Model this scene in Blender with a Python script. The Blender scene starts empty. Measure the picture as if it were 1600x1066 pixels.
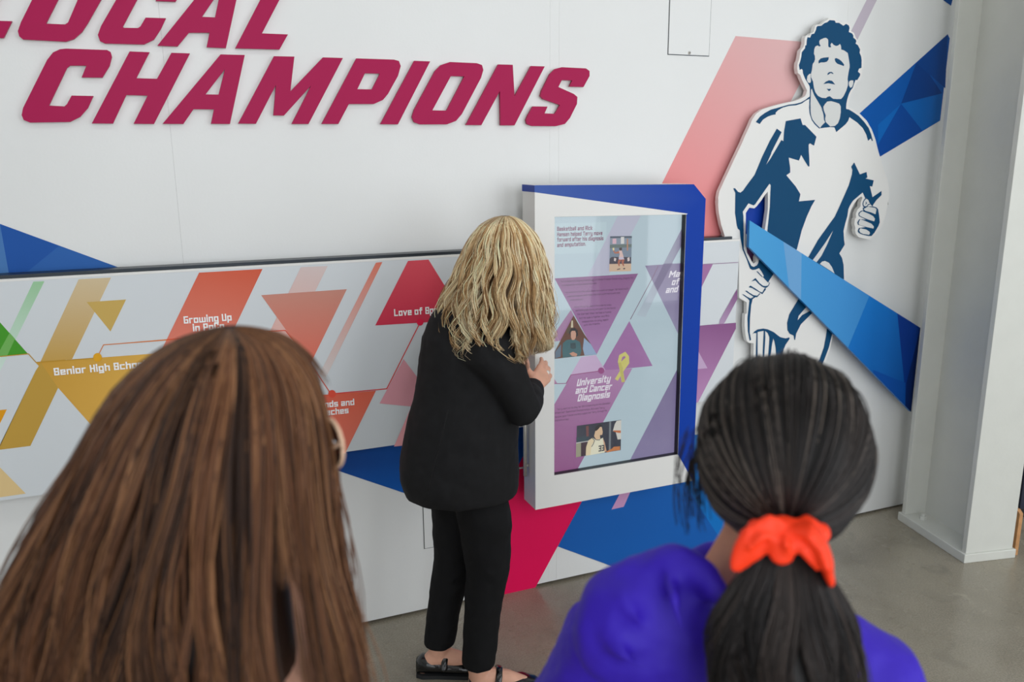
import bpy, bmesh, math, random
import numpy as np
from mathutils import Vector, Matrix
from mathutils.geometry import tessellate_polygon
random.seed(7); rng = np.random.default_rng(7)
S = bpy.context.scene
COL = S.collection
# ------------------------------------------------------------------ camera
CAM = np.array([0.0, -2.867, 1.78])
FPX = 1277.06
def camera_rows():
    pitch, yaw, roll = 0.223718, 0.387943, 0.0076379
    fw = np.array([math.sin(yaw)*math.cos(pitch), math.cos(yaw)*math.cos(pitch), -math.sin(pitch)])
    r = np.array([math.cos(yaw), -math.sin(yaw), 0.0]); d = np.cross(fw, r)
    return np.array([math.cos(roll)*r+math.sin(roll)*d, -math.sin(roll)*r+math.cos(roll)*d, fw])
ROWS = camera_rows()
cam = bpy.data.cameras.new('camera'); camo = bpy.data.objects.new('camera', cam); COL.objects.link(camo)
cam.sensor_width = 36; cam.lens = FPX/1600*36; cam.clip_start = .02
m = Matrix.Identity(4)
for i in range(3):
    m[i][0] = ROWS[0][i]; m[i][1] = -ROWS[1][i]; m[i][2] = -ROWS[2][i]; m[i][3] = CAM[i]
camo.matrix_world = m
cam.dof.use_dof = True; cam.dof.focus_distance = 2.75; cam.dof.aperture_fstop = 3.5
S.camera = camo
def ray(px, py): return ROWS.T @ np.array([(px-800)/FPX, (py-533)/FPX, 1.0])
def W(px, py, Y=0.0):                     # point of the plane y = Y seen at a place of the photograph
    d = ray(px, py); return CAM + d*((Y-CAM[1])/d[1])
def FL(px, py, Z=0.0):
    d = ray(px, py); return CAM + d*((Z-CAM[2])/d[2])
def D(px, py, dep): return CAM + ray(px, py)*dep
# ------------------------------------------------------------------ world, lights, exposure
S.view_settings.view_transform = 'Standard'; S.view_settings.look = 'None'
S.view_settings.exposure = 0.0; S.view_settings.gamma = 1.0; S.view_settings.use_curve_mapping = False
S.cycles.use_denoising = True
S.cycles.max_bounces = 8
wd = bpy.data.worlds.new('daylight'); S.world = wd; wd.use_nodes = True
wd.node_tree.nodes['Background'].inputs[0].default_value = (.82, .91, 1, 1)
wd.node_tree.nodes['Background'].inputs[1].default_value = .9
def area(name, loc, target, sx, sy, power, col):
    l = bpy.data.lights.new(name, 'AREA'); l.shape = 'RECTANGLE'; l.size = sx; l.size_y = sy; l.energy = power; l.color = col
    o = bpy.data.objects.new(name, l); COL.objects.link(o); o.location = loc
    o.rotation_euler = (Vector(target)-Vector(loc)).to_track_quat('-Z', 'Y').to_euler(); return o
WIN = [(-2.6, 1.9), (0.2, 1.9), (3.0, 2.2), (5.8, 2.4)]            # window centres along the front wall and widths
WPOW = [30, 62, 60, 68]
for (wx, ww), p in zip(WIN, WPOW):
    area('window_daylight', (wx, -5.06, 2.0), (wx, 0, 1.5), ww, 3.7, p, (.965, .985, 1))
for k, x in enumerate((-1.5, 1.2, 3.9)):
    area('ceiling_lamp_light', (x, -2.6, 4.45), (x, -1.9, 0), 1.4, .35, 7, (1, .97, .92))

# ------------------------------------------------------------------ colour and materials
def lin(c): 
    return tuple(((v/255)/12.92 if v/255 <= .04045 else ((v/255+.055)/1.055)**2.4) for v in c)
def mat(name, rgb, rough=.5, metal=0, spec=.5, bump=0, bscale=200, var=0, vscale=6, coat=0):
    M = bpy.data.materials.new(name); M.use_nodes = True; nt = M.node_tree; b = nt.nodes['Principled BSDF']
    c = lin(rgb)+(1,)
    b.inputs['Base Color'].default_value = c; b.inputs['Roughness'].default_value = rough; b.inputs['Metallic'].default_value = metal
    b.inputs['Specular IOR Level'].default_value = spec; b.inputs['Coat Weight'].default_value = coat
    tc = nt.nodes.new('ShaderNodeTexCoord')
    if bump:
        n = nt.nodes.new('ShaderNodeTexNoise'); n.inputs['Scale'].default_value = bscale; n.inputs['Detail'].default_value = 6
        bp = nt.nodes.new('ShaderNodeBump'); bp.inputs['Strength'].default_value = bump; bp.inputs['Distance'].default_value = .01
        nt.links.new(tc.outputs['Object'], n.inputs['Vector']); nt.links.new(n.outputs['Fac'], bp.inputs['Height']); nt.links.new(bp.outputs['Normal'], b.inputs['Normal'])
    if var:
        n = nt.nodes.new('ShaderNodeTexNoise'); n.inputs['Scale'].default_value = vscale; n.inputs['Detail'].default_value = 5
        r = nt.nodes.new('ShaderNodeValToRGB'); r.color_ramp.elements[0].position = .3; r.color_ramp.elements[1].position = .7
        r.color_ramp.elements[0].color = tuple(v*(1-var) for v in c[:3])+(1,); r.color_ramp.elements[1].color = tuple(min(1, v*(1+var)) for v in c[:3])+(1,)
        nt.links.new(tc.outputs['Object'], n.inputs['Vector']); nt.links.new(n.outputs['Fac'], r.inputs[0]); nt.links.new(r.outputs[0], b.inputs['Base Color'])
    return M
def attr_mat(name, rough, emit=0, spec=.5, gain=1.0):
    M = bpy.data.materials.new(name); M.use_nodes = True; nt = M.node_tree; b = nt.nodes['Principled BSDF']
    a = nt.nodes.new('ShaderNodeVertexColor'); a.layer_name = 'Col'; b.inputs['Roughness'].default_value = rough; b.inputs['Specular IOR Level'].default_value = spec
    if emit:
        b.inputs['Base Color'].default_value = (.01, .01, .01, 1); nt.links.new(a.outputs[0], b.inputs['Emission Color']); b.inputs['Emission Strength'].default_value = emit
    else:
        nt.links.new(a.outputs[0], b.inputs['Base Color'])
    return M
M_wall = mat('wall_paint', (229, 230, 229), .33, bump=.03, bscale=120, var=.015, vscale=1.5)
M_panel = mat('panel_laminate', (214, 219, 223), .4)
M_white = mat('white_enamel', (232, 231, 228), .4)
M_dark = mat('dark_gap', (28, 30, 32), .6)
M_rail = mat('rail_metal', (52, 58, 64), .35, metal=.6)
M_blue = mat('kiosk_blue', (6, 56, 158), .45, spec=.25)
M_crimson = mat('crimson_acrylic', (170, 0, 76), .42, spec=.2)
M_pale = mat('pale_acrylic', (236, 226, 220), .5)
M_steel = mat('column_paint', (212, 213, 206), .45, bump=.05, bscale=60, var=.02, vscale=9)
M_metal = mat('brushed_steel', (214, 211, 204), .34, metal=.55)
M_print = attr_mat('printed_film', .55, spec=.2)
M_screen = attr_mat('lit_screen', .3, emit=.8)
M_hair = attr_mat('hair_strands', .5, spec=.32)
M_cloth = mat('black_wool', (20, 20, 22), .8, spec=.3, bump=.25, bscale=900, var=.2, vscale=30)
M_trouser = mat('black_twill', (15, 15, 17), .85, spec=.25, bump=.2, bscale=900, var=.2, vscale=25)
M_skin = mat('skin', (222, 168, 143), .5, spec=.4, bump=.06, bscale=180, var=.07, vscale=25)
M_skin_tan = mat('skin_tan', (205, 142, 112), .5, spec=.4, bump=.06, bscale=180, var=.06, vscale=25)
M_shoe = mat('patent_leather', (12, 12, 14), .14, spec=.7, bump=.12, bscale=45)
M_jacket = mat('violet_jacket', (52, 24, 178), .6, spec=.35, bump=.55, bscale=13, var=.1, vscale=7)
M_scrunchie = mat('orange_satin', (255, 62, 24), .5, spec=.35, bump=.1, bscale=60)
M_blouse = mat('pastel_blouse', (226, 196, 178), .7, var=.28, vscale=22)
M_denim = mat('dark_denim', (38, 44, 62), .8, var=.15, vscale=60)
M_eye = mat('eye_white', (235, 232, 228), .2)
M_tort = mat('pale_frame', (214, 178, 150), .3)
M_pearl = mat('pearl', (238, 232, 224), .2, coat=.5)
M_wood = mat('plywood', (190, 140, 92), .6, var=.15, vscale=30)
M_navy = mat('navy_steel', (36, 42, 60), .4)
def floor_material():
    M = bpy.data.materials.new('polished_concrete'); M.use_nodes = True; nt = M.node_tree; b = nt.nodes['Principled BSDF']; L = nt.links.new
    tc = nt.nodes.new('ShaderNodeTexCoord')
    def noise(sc, det, dist=0):
        n = nt.nodes.new('ShaderNodeTexNoise'); n.inputs['Scale'].default_value = sc; n.inputs['Detail'].default_value = det; n.inputs['Distortion'].default_value = dist
        L(tc.outputs['Object'], n.inputs['Vector']); return n
    def ramp(n, stops):
        r = nt.nodes.new('ShaderNodeValToRGB'); e = r.color_ramp.elements
        while len(e) < len(stops): e.new(.5)
        for q, (p, c) in zip(e, stops): q.position = p; q.color = (lin(c) if len(c) == 3 else c)+(1,) if len(c) == 3 else c
        L(n.outputs['Fac'], r.inputs[0]); return r
    def mix(kind, f, a, c):
        x = nt.nodes.new('ShaderNodeMix'); x.data_type = 'RGBA'; x.blend_type = kind
        if isinstance(f, float): x.inputs[0].default_value = f
        else: L(f, x.inputs[0])
        L(a, x.inputs[6])
        if isinstance(c, tuple): x.inputs[7].default_value = c
        else: L(c, x.inputs[7])
        return x.outputs[2]
    big = ramp(noise(1.7, 5, .6), [(.3, (152, 144, 128)), (.52, (174, 166, 149)), (.72, (188, 180, 163))])
    fine = ramp(noise(160, 4), [(.35, (178, 176, 172)), (.65, (222, 221, 218))])
    c1 = mix('MULTIPLY', .75, big.outputs[0], fine.outputs[0])
    spots = ramp(noise(14, 8, 1.5), [(.64, (0, 0, 0)), (.76, (200, 200, 200))])
    c2 = mix('MIX', spots.outputs[0], c1, lin((186, 178, 160))+(1,))
    mid = nt.nodes.new('ShaderNodeMix'); 
    dk = ramp(noise(5, 9, 1.2), [(.28, (190, 190, 190)), (.40, (0, 0, 0))])
    c3 = mix('MIX', dk.outputs[0], c2, lin((118, 112, 100))+(1,))
    L(c3, b.inputs['Base Color'])
    rr = ramp(noise(4, 6), [(.3, (90, 90, 90)), (.7, (175, 175, 175))]); L(rr.outputs[0], b.inputs['Roughness'])
    bp = nt.nodes.new('ShaderNodeBump'); bp.inputs['Strength'].default_value = .12; bp.inputs['Distance'].default_value = .004
    L(noise(60, 8).outputs['Fac'], bp.inputs['Height']); L(bp.outputs['Normal'], b.inputs['Normal'])
    return M
M_floor = floor_material()

# ------------------------------------------------------------------ mesh helpers
def link(name, me, m=None, parent=None, smooth=False):
    o = bpy.data.objects.new(name, me); COL.objects.link(o)
    if m is not None and not me.materials: me.materials.append(m)
    if parent is not None: o.parent = parent
    if smooth: me.polygons.foreach_set('use_smooth', [True]*len(me.polygons))
    return o
def pydata(name, V, F, m=None, parent=None, smooth=False):
    me = bpy.data.meshes.new(name); me.from_pydata([tuple(map(float, v)) for v in V], [], F); me.update(); return link(name, me, m, parent, smooth)
def tag(o, label=None, cat=None, group=None, kind=None):
    if label: o['label'] = label
    if cat: o['category'] = cat
    if group: o['group'] = group
    if kind: o['kind'] = kind
    return o
def thing(name, label, cat, loc=(0, 0, 0), group=None):
    o = bpy.data.objects.new(name, None); COL.objects.link(o); o.empty_display_size = .05; o.location = loc; bpy.context.view_layer.update(); return tag(o, label, cat, group)
def under(o, root):                        # parent without moving
    o.parent = root; o.matrix_parent_inverse = Matrix.Translation(root.location).inverted(); return o
def box(name, lo, hi, m, parent=None, bev=0):
    x0, y0, z0 = lo; x1, y1, z1 = hi
    bm = bmesh.new(); bmesh.ops.create_cube(bm, size=1)
    for v in bm.verts: v.co = Vector(((x0+x1)/2+v.co.x*(x1-x0), (y0+y1)/2+v.co.y*(y1-y0), (z0+z1)/2+v.co.z*(z1-z0)))
    if bev: bmesh.ops.bevel(bm, geom=bm.edges[:], offset=bev, segments=2, affect='EDGES', profile=.5)
    me = bpy.data.meshes.new(name); bm.to_mesh(me); bm.free(); o = link(name, me, m)
    if parent is not None: under(o, parent)
    return o
CROPS = {'p': (0, 0, 1), 'za': (0, 0, 3.2), 'zb': (450, 0, 3.2), 'h1': (1230, 20, 11.846), 'h2': (1230, 90, 11.846), 't1': (1150, 140, 10.66), 't2': (1270, 140, 10.66),
         't3': (1110, 220, 10.66), 't4': (1240, 220, 10.66), 't5': (1110, 300, 10.66), 't6': (1250, 300, 10.66), 'b1': (1140, 390, 10.66), 'b2': (1220, 390, 10.66),
         'b3': (1150, 480, 8.883), 'b4': (1320, 470, 5.92), 'pl': (0, 400, 5.329), 'c8': (230, 390, 6.272), 'z7': (380, 380, 2.666), 'lv': (600, 320, 3.553), 'rk': (1080, 360, 3.55),
         'sa': (780, 270, 3.677), 'se': (780, 520, 3.677), 'sb': (860, 420, 5.924), 'sc': (860, 600, 6.662), 'sd': (860, 330, 7.619), 'c7': (0, 580, 4.845), 'col': (1400, 0, 3.555)}
def PX(s):                                 # "crop: x,y x,y crop2: x,y ..." -> places of the photograph
    out = []; k = CROPS['p']
    for w in s.split():
        if w.endswith(':'): k = CROPS[w[:-1]]
        else:
            x, y = w.split(','); out.append((k[0]+float(x)/k[2], k[1]+float(y)/k[2]))
    return out
def clean(p):
    q = []
    for a in p:
        if not q or (a-q[-1]).length > 1e-5: q.append(a)
    if (q[0]-q[-1]).length < 1e-5: q.pop()
    return q
def plate(name, outline, holes, yf, t, m, parent=None):    # a cut-out sheet: front face on y = yf, t thick
    loops = [clean([Vector(W(x, y, yf)) for x, y in l]) for l in [outline]+holes]
    tri = tessellate_polygon(loops); pts = [v for l in loops for v in l]; n = len(pts)
    V = [tuple(v) for v in pts]+[(v.x, v.y+t, v.z) for v in pts]; F = []
    for a, b, c in tri:
        nn = (pts[b]-pts[a]).cross(pts[c]-pts[a])
        if nn.y > 0: b, c = c, b
        F += [(a, b, c), (a+n, c+n, b+n)]
    i = 0
    for l in loops:
        k = len(l)
        for j in range(k): a, b = i+j, i+(j+1) % k; F.append((a, b, b+n, a+n))
        i += k
    o = pydata(name, V, F, m)
    bm = bmesh.new(); bm.from_mesh(o.data); bmesh.ops.recalc_face_normals(bm, faces=bm.faces[:]); bm.to_mesh(o.data); bm.free()
    if parent is not None: under(o, parent)
    return o
class Print:                               # flat print on a plane: coloured polygons, each layer a hair above the last
    def __init__(s, Y, gain=1.12, step=.00025): s.Y = Y; s.V = []; s.F = []; s.C = []; s.k = 1; s.g = gain; s.step = step
    def color(s, c): return tuple(min(v*s.g, .95) for v in lin(c))+(1,)
    def poly(s, pts, c, grad=None, world=False):
        """c: one colour; grad=((x,y),c0,(x,y),c1): print gradient between two places"""
        if isinstance(pts, str): pts = PX(pts)
        y = s.Y-s.step*s.k; s.k += 1
        v = clean([Vector(W(a, b, y)) for a, b in pts]); tri = tessellate_polygon([v]); o = len(s.V)
        s.V += [tuple(q) for q in v]
        if grad:
            (p0, c0, p1, c1) = grad; a = np.array(W(*p0, y)); d = np.array(W(*p1, y))-a; k0, k1 = np.array(s.color(c0)), np.array(s.color(c1))
            cv = [tuple(k0+(k1-k0)*min(1, max(0, float(np.dot(np.array(q)-a, d)/np.dot(d, d))))) for q in v]
        else: cv = [s.color(c)]*len(v)
        for a, b, e in tri:
            if (v[b]-v[a]).cross(v[e]-v[a]).y > 0: b, e = e, b
            s.F.append((o+a, o+b, o+e)); s.C += [cv[a], cv[b], cv[e]]
        return s
    def quads(s, quads, c):                # world quads (lettering), all on one layer
        y = s.Y-s.step*s.k; s.k += 1+int(.00013/s.step); k = s.color(c)
        for i, q in enumerate(quads):
            yi = y-.00001*(i % 12); o = len(s.V); s.V += [(a, yi, b) for a, b in q]; s.F += [(o, o+1, o+2), (o, o+2, o+3)]; s.C += [k]*6
        return s
    def build(s, name, m=None, parent=None, **kw):
        o = pydata(name, s.V, s.F, m or M_print); a = o.data.color_attributes.new('Col', 'FLOAT_COLOR', 'CORNER')
        a.data.foreach_set('color', np.array(s.C, dtype=np.float32).ravel())
        if parent is not None: under(o, parent)
        s.V = []; s.F = []; s.C = []; s.k += 2; tag(o, **kw); return o
GLY = {}
for row in """A 0,0;0,5;1,6;2,6;3,5;3,0/0,3;3,3|B 0,0;0,6;3,6;3,0;0,0/0,3;3,3|C 3,4.6;3,6;0,6;0,0;3,0;3,1.4|D 0,0;0,6;2.3,6;3,5;3,1;2.3,0;0,0|F 3,6;0,6;0,0/0,3;2.5,3|G 3,6;0,6;0,0;3,0;3,3;1.6,3|H 0,0;0,6/3,0;3,6/0,3;3,3
L 0,6;0,0;3,0|M 0,0;0,6;2.5,2.5;5,6;5,0|P 0,0;0,6;3,6;3,2.6;0,2.6|R 0,0;0,6;3,6;3,2.8;0,2.8/1.5,2.8;3,0|S 3,4.6;3,6;0,6;0,3;3,3;3,0;0,0;0,1.4|T 0,6;4,6/2,6;2,0|U 0,6;0,0;3,0;3,6|W 0,6;1,0;2.5,4;4,0;5,6|N 0,0;0,6;3,0;3,6|O 0,0;0,6;3,6;3,0;0,0
a 0,4;3,4;3,0;0,0;0,2;3,2|b 0,6;0,0;3,0;3,4;0,4|c 3,4;0,4;0,0;3,0|d 3,6;3,0;0,0;0,4;3,4|e 0,2;3,2;3,4;0,4;0,0;3,0|f 2.5,6;1,6;1,0/0,4;2.4,4|g 3,0;0,0;0,4;3,4;3,-1.8;0,-1.8|h 0,6;0,0/0,4;3,4;3,0|i 0,4;0,0/0,5.6;0,6.4|j 1,4;1,-2;0,-2|k 0,6;0,0/3,4;0,2;3,0|l 0,6;0,0|m 0,0;0,4;5,4;5,0/2.5,4;2.5,0
n 0,0;0,4;3,4;3,0|o 0,0;0,4;3,4;3,0;0,0|p 0,-2;0,4;3,4;3,0;0,0|q 3,-2;3,4;0,4;0,0;3,0|r 0,0;0,4;2.2,4|s 3,4;0,4;0,2;3,2;3,0;0,0|t 1,5.6;1,0;2.5,0/0,4;2.5,4|u 0,4;0,0;3,0;3,4|v 0,4;1.5,0;3,4|w 0,4;0,0;5,0;5,4/2.5,4;2.5,0|y 0,4;0,0;3,0/3,4;3,-2;0,-2|x 0,4;3,0/0,0;3,4|z 0,4;3,4;0,0;3,0
3 0,6;3,6;3,0;0,0/0.6,3;3,3|1 0,5;1,6;1,0|9 3,2.6;0,2.6;0,6;3,6;3,0;0,0|7 0,6;3,6;1.5,0|6 3,6;0,6;0,0;3,0;3,3;0,3|. 0,0;0,.3|, 0,0;-.3,-1.2""".replace('\n', '|').split('|'):
    GLY[row[0]] = [[tuple(map(float, q.split(','))) for q in st.split(';')] for st in row[2:].split('/')]
def lettering(text, p0, p1, Y, cap, slant=0.0, thick=1.25):
    """quads of one line of text whose baseline runs from p0 towards p1 (photograph places) on plane Y; cap = cap height in metres; fitted to p0-p1 if given"""
    a = np.array(W(*p0, Y)); b = np.array(W(*p1, Y)); u = cap/6.0; x = 0; strokes = []
    for ch in text:
        if ch == ' ': x += 2.6; continue
        g = GLY[ch]; w = max(q[0] for st in g for q in st)
        for st in g: strokes.append([(q[0]+x, q[1]) for q in st])
        x += w+2.1
    width = (x-2.1)*u; sx = (b[0]-a[0])/width; dz = (b[2]-a[2])/(b[0]-a[0]); h = thick/2; Q = []
    for st in strokes:
        for (x0, y0), (x1, y1) in zip(st, st[1:]):
            L = math.hypot(x1-x0, y1-y0) or 1; dx, dy = (x1-x0)/L*h, (y1-y0)/L*h
            c = [(x0-dx+dy, y0-dy-dx), (x1+dx+dy, y1+dy-dx), (x1+dx-dy, y1+dy+dx), (x0-dx-dy, y0-dy+dx)]
            q = []
            for (gx, gy) in c:
                X = (gx+gy*slant)*u*sx; q.append((a[0]+X, a[2]+X*dz+gy*u))
            Q.append(q)
    return Q
def disc(cx, cy, r, n=20, ry=None): return [(cx+r*math.cos(2*math.pi*i/n), cy+(ry or r)*math.sin(2*math.pi*i/n)) for i in range(n)]
def stroke(pts, w):                        # a printed line of width w px along photograph places
    pts = [np.array(p, float) for p in pts]; L = []; R = []
    for i, p in enumerate(pts):
        t0 = pts[i]-pts[i-1] if i else pts[1]-pts[0]; t1 = pts[i+1]-p if i < len(pts)-1 else t0
        t0 = t0/np.linalg.norm(t0); t1 = t1/np.linalg.norm(t1); n0 = np.array([-t0[1], t0[0]]); n1 = np.array([-t1[1], t1[0]]); nn = n0+n1; nn = nn/np.dot(nn, n0)
        L.append(tuple(p+nn*w/2)); R.append(tuple(p-nn*w/2))
    return L+R[::-1]

# ------------------------------------------------------------------ room shell
XL, XR, YF, ZC = -5.0, 8.0, -5.0, 4.6
def structure(o): return tag(o, kind='structure')
structure(box('floor', (XL, YF-.3, -.1), (XR, .35, 0), M_floor))
structure(box('ceiling', (XL, YF-.3, ZC), (XR, .35, ZC+.1), M_wall))
structure(box('wall_left', (XL-.1, YF-.3, 0), (XL, .35, ZC), M_wall))
structure(box('wall_right', (XR, YF-.3, 0), (XR+.1, .35, ZC), M_wall))
back = structure(box('wall_back', (XL, .021, 0), (XR, .12, ZC), M_dark))
seams = [XL]+[W(271, 250)[0]-k*1.32 for k in (3, 2, 1)]+[W(271, 250)[0], W(859, 200)[0], W(873, 200)[0], 2.72, 4.05, 5.4, 6.7, XR]
for a, b in zip(seams, seams[1:]):
    box('wall_panel', (a+.0002, 0, .012), (b-.0002, .02, ZC-.002), M_wall, back)
# front wall, with the tall windows that light the room
front = bpy.data.objects.new('wall_front', None); COL.objects.link(front); structure(front)
edges = [XL]+[e for wx, ww in WIN for e in (wx-ww/2-.02, wx+ww/2+.02)]+[XR]
for i in range(0, len(edges), 2): box('wall_panel', (edges[i], YF-.1, 0), (edges[i+1], YF, ZC), M_wall, front)
for wx, ww in WIN:
    box('wall_panel', (wx-ww/2-.02, YF-.1, 0), (wx+ww/2+.02, YF, .12), M_wall, front); box('wall_panel', (wx-ww/2-.02, YF-.1, 3.9), (wx+ww/2+.02, YF, ZC), M_wall, front)
for i, (wx, ww) in enumerate(WIN):
    w = bpy.data.objects.new('window_%d' % (i+1), None); COL.objects.link(w); structure(w)
    n = 3
    for k in range(n+1): x = wx-ww/2+ww*k/n; box('window_mullion', (x-.035, YF-.05, .12), (x+.035, YF+.02, 3.9), M_white, w)
    for z in (.15, 1.2, 2.2, 3.1, 3.87): box('window_rail', (wx-ww/2, YF-.045, z-.03), (wx+ww/2, YF+.015, z+.03), M_white, w)

# ------------------------------------------------------------------ print on the wall
P = Print(0.0, gain=1.1, step=.00008)
def wallprint(name): P.build(name, parent=back)
P.poly('p: 1149.3,56.3 1290,68.4 1262,108 1120,377.5 989,377.5', (220, 150, 150), grad=((1230, 56), (214, 176, 176), (1040, 372), (232, 128, 130))); wallprint('printed_band')
P.poly('p: 1357,-6 1373,-6 1335,72 1321,66', (184, 174, 186)); wallprint('printed_stripe')
FB = [('p: 1342.7,177.5 1480.7,53.4 1484,60 1469,188.5 1375.1,244.9 1340,240 1320,205', (0, 84, 166)),
      ('p: 1432,98 1480.7,53.4 1477,138 1452,116', (0, 66, 140)), ('p: 1408,162 1472,146 1469,188.5 1441,204', (4, 96, 176)),
      ('p: 1408,162 1432,98 1452,116 1472,146', (0, 60, 132)), ('p: 1372,195 1408,162 1372,225', (2, 98, 180)), ('p: 1408,162 1441,204 1375.1,244.9 1371,228', (0, 70, 152))]
for s, c in FB: P.poly(s, c)
wallprint('printed_ribbon'); P.poly('p: 1473.7,0 1486,9 1492,-14 1462,-10', (0, 74, 150)); wallprint('printed_ribbon')
P.poly('p: -60,328 0,350 189.6,419.5 -60,431', (28, 82, 160)); P.poly('p: 0,350 -60,328 -60,431 14,428.4', (70, 118, 176)); P.poly('p: 92,384.5 189.6,419.5 40,427', (44, 96, 168)); wallprint('printed_triangle')
P.poly('t5: 560,330 660,180 990,-40 990,700 560,700', (14, 60, 160)); wallprint('printed_shape')
P.poly('t5: 560,900 1000,1000 900,1500 700,1300', (112, 74, 118)); wallprint('printed_shape')
P.poly('p: 470,712 560,695 690,670 830,660 830,715 760,820 661,780.5 505,728', (12, 74, 150), grad=((500, 720), (20, 62, 130), (660, 770), (6, 92, 180))); wallprint('printed_shape')
P.poly('p: 818,712 960,640 908,786 835.2,921 748,945 772,800', (226, 10, 84)); wallprint('printed_shape')
P.poly('p: 950,700 1085,680 1290,640 1250,800 1180,925 1100,945 944.3,880.6 871.7,854.2 908,786', (22, 92, 172)); P.poly('p: 1062,745 1085,680 1290,640 1250,800 1150,880', (16, 112, 190)); wallprint('printed_shape')
P.poly('p: 1000,712 1020,690 974.6,792.1 955.4,796.5', (200, 150, 190)); wallprint('printed_stripe')
# access hatches let into the wall
def hatch(name, pts, label, lock):
    x0, z1 = W(*pts[0])[0], W(*pts[0])[2]; x1, z0 = W(*pts[1])[0], W(*pts[1])[2]
    t = thing(name, label, 'access hatch', ((x0+x1)/2, 0, z0))
    box('hatch_frame', (x0, -.0015, z0), (x1, -.0004, z1), M_rail, t); box('hatch_door', (x0+.0022, -.004, z0+.0028), (x1-.0028, -.0006, z1-.002), M_wall, t)
    if lock:
        c = W(*lock, -.004); g = Geo(); g.limb([(c[0], -.0015, c[2]), (c[0], -.006, c[2])], [.006, .006], n=14, cap=False); g.obj('hatch_lock', M_metal, t)
        box('lock_slot', (c[0]-.004, -.0072, c[2]-.0008), (c[0]+.004, -.0058, c[2]+.0008), M_dark, t)

# ------------------------------------------------------------------ free-form solids
def unit(v): v = np.array(v, float); return v/np.linalg.norm(v)
class Geo:
    def __init__(s): s.V = []; s.F = []
    def rings(s, R, cap=True):             # R: list of rings (n points each)
        n = len(R[0]); o = len(s.V)
        for r in R: s.V += [tuple(map(float, p)) for p in r]
        for i in range(len(R)-1):
            for j in range(n):
                a, b = o+i*n+j, o+i*n+(j+1) % n; s.F.append((a, b, b+n, a+n))
        if cap: s.F.append(tuple(o+j for j in range(n))[::-1]); k = o+(len(R)-1)*n; s.F.append(tuple(k+j for j in range(n)))
        return s
    def loft(s, R, n=24):                  # R: (centre, a vector, b vector)
        out = []
        for c, a, b in R:
            c, a, b = map(lambda q: np.array(q, float), (c, a, b))
            out.append([c+a*math.cos(2*math.pi*j/n)+b*math.sin(2*math.pi*j/n) for j in range(n)])
        return s.rings(out)
    def limb(s, pts, rad, n=12, side=None, squash=1.0, cap=True):
        pts = [np.array(p, float) for p in pts]; R = []; T = []
        for i, p in enumerate(pts):
            t = (unit(p-pts[i-1]) if i else 0)+(unit(pts[i+1]-p) if i < len(pts)-1 else 0); T.append(unit(t))
        u = np.array(side, float) if side is not None else (np.array([0, 0, 1.0]) if abs(T[0][2]) < .9 else np.array([1.0, 0, 0]))
        def ring(c, t, r):
            nonlocal u
            a = unit(u-np.dot(u, t)*t); b = np.cross(t, a); u = a
            return [c+a*r*math.cos(2*math.pi*j/n)+b*r*squash*math.sin(2*math.pi*j/n) for j in range(n)]
        if cap:
            for f in (85, 60, 30): R.append(ring(pts[0]-T[0]*rad[0]*math.sin(math.radians(f))*.9, T[0], rad[0]*math.cos(math.radians(f))))
        for p, t, r in zip(pts, T, rad): R.append(ring(p, t, r))
        if cap:
            for f in (30, 60, 85): R.append(ring(pts[-1]+T[-1]*rad[-1]*math.sin(math.radians(f))*.9, T[-1], rad[-1]*math.cos(math.radians(f))))
        return s.rings(R)
    def ball(s, c, A, n=16, m=10):         # A: 3x3, columns = half axes
        A = np.array(A, float); 
        if A.ndim == 1: A = np.diag(A)
        c = np.array(c, float); R = []
        for i in range(m+1):
            f = math.radians(-88+176*i/m); R.append([c+A@np.array([math.cos(f)*math.cos(2*math.pi*j/n), math.cos(f)*math.sin(2*math.pi*j/n), math.sin(f)]) for j in range(n)])
        return s.rings(R)
    def obj(s, name, m, parent=None, smooth=True):
        o = pydata(name, s.V, s.F, m, smooth=smooth)
        if parent is not None: under(o, parent)
        return o
    def fused(s, name, m, parent=None, voxel=.006, relax=4, ripple=0, rscale=.1, seed=0):
        """the overlapping solids grown together into one continuous skin"""
        o = pydata(name, s.V, s.F, m)
        bm = bmesh.new(); bm.from_mesh(o.data); bmesh.ops.recalc_face_normals(bm, faces=bm.faces[:]); bm.to_mesh(o.data); bm.free()
        r = o.modifiers.new('r', 'REMESH'); r.mode = 'VOXEL'; r.voxel_size = voxel; r.use_smooth_shade = True
        k = o.modifiers.new('s', 'SMOOTH'); k.factor = .5; k.iterations = relax
        if ripple:
            t = bpy.data.textures.new(name+'_folds', 'CLOUDS'); t.noise_scale = rscale; t.noise_depth = 2
            d = o.modifiers.new('d', 'DISPLACE'); d.texture = t; d.strength = ripple; d.mid_level = .5; d.texture_coords = 'LOCAL'
        bpy.context.view_layer.update(); dg = bpy.context.evaluated_depsgraph_get()
        me = bpy.data.meshes.new_from_object(o.evaluated_get(dg)); o.modifiers.clear(); old = o.data; o.data = me; bpy.data.meshes.remove(old); me.name = name
        me.polygons.foreach_set('use_smooth', [True]*len(me.polygons))
        if not me.materials: me.materials.append(m)
        if parent is not None: under(o, parent)
        return o
hatch('access_hatch', ((1047, -40), (1107.5, 88.5)), 'white flush access hatch with small round lock, high on the wall', (1077, 82.5))
hatch('access_hatch', ((660, 783), (704, 850)), 'plain flush access hatch low on the white wall behind the woman in black', None)

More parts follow.
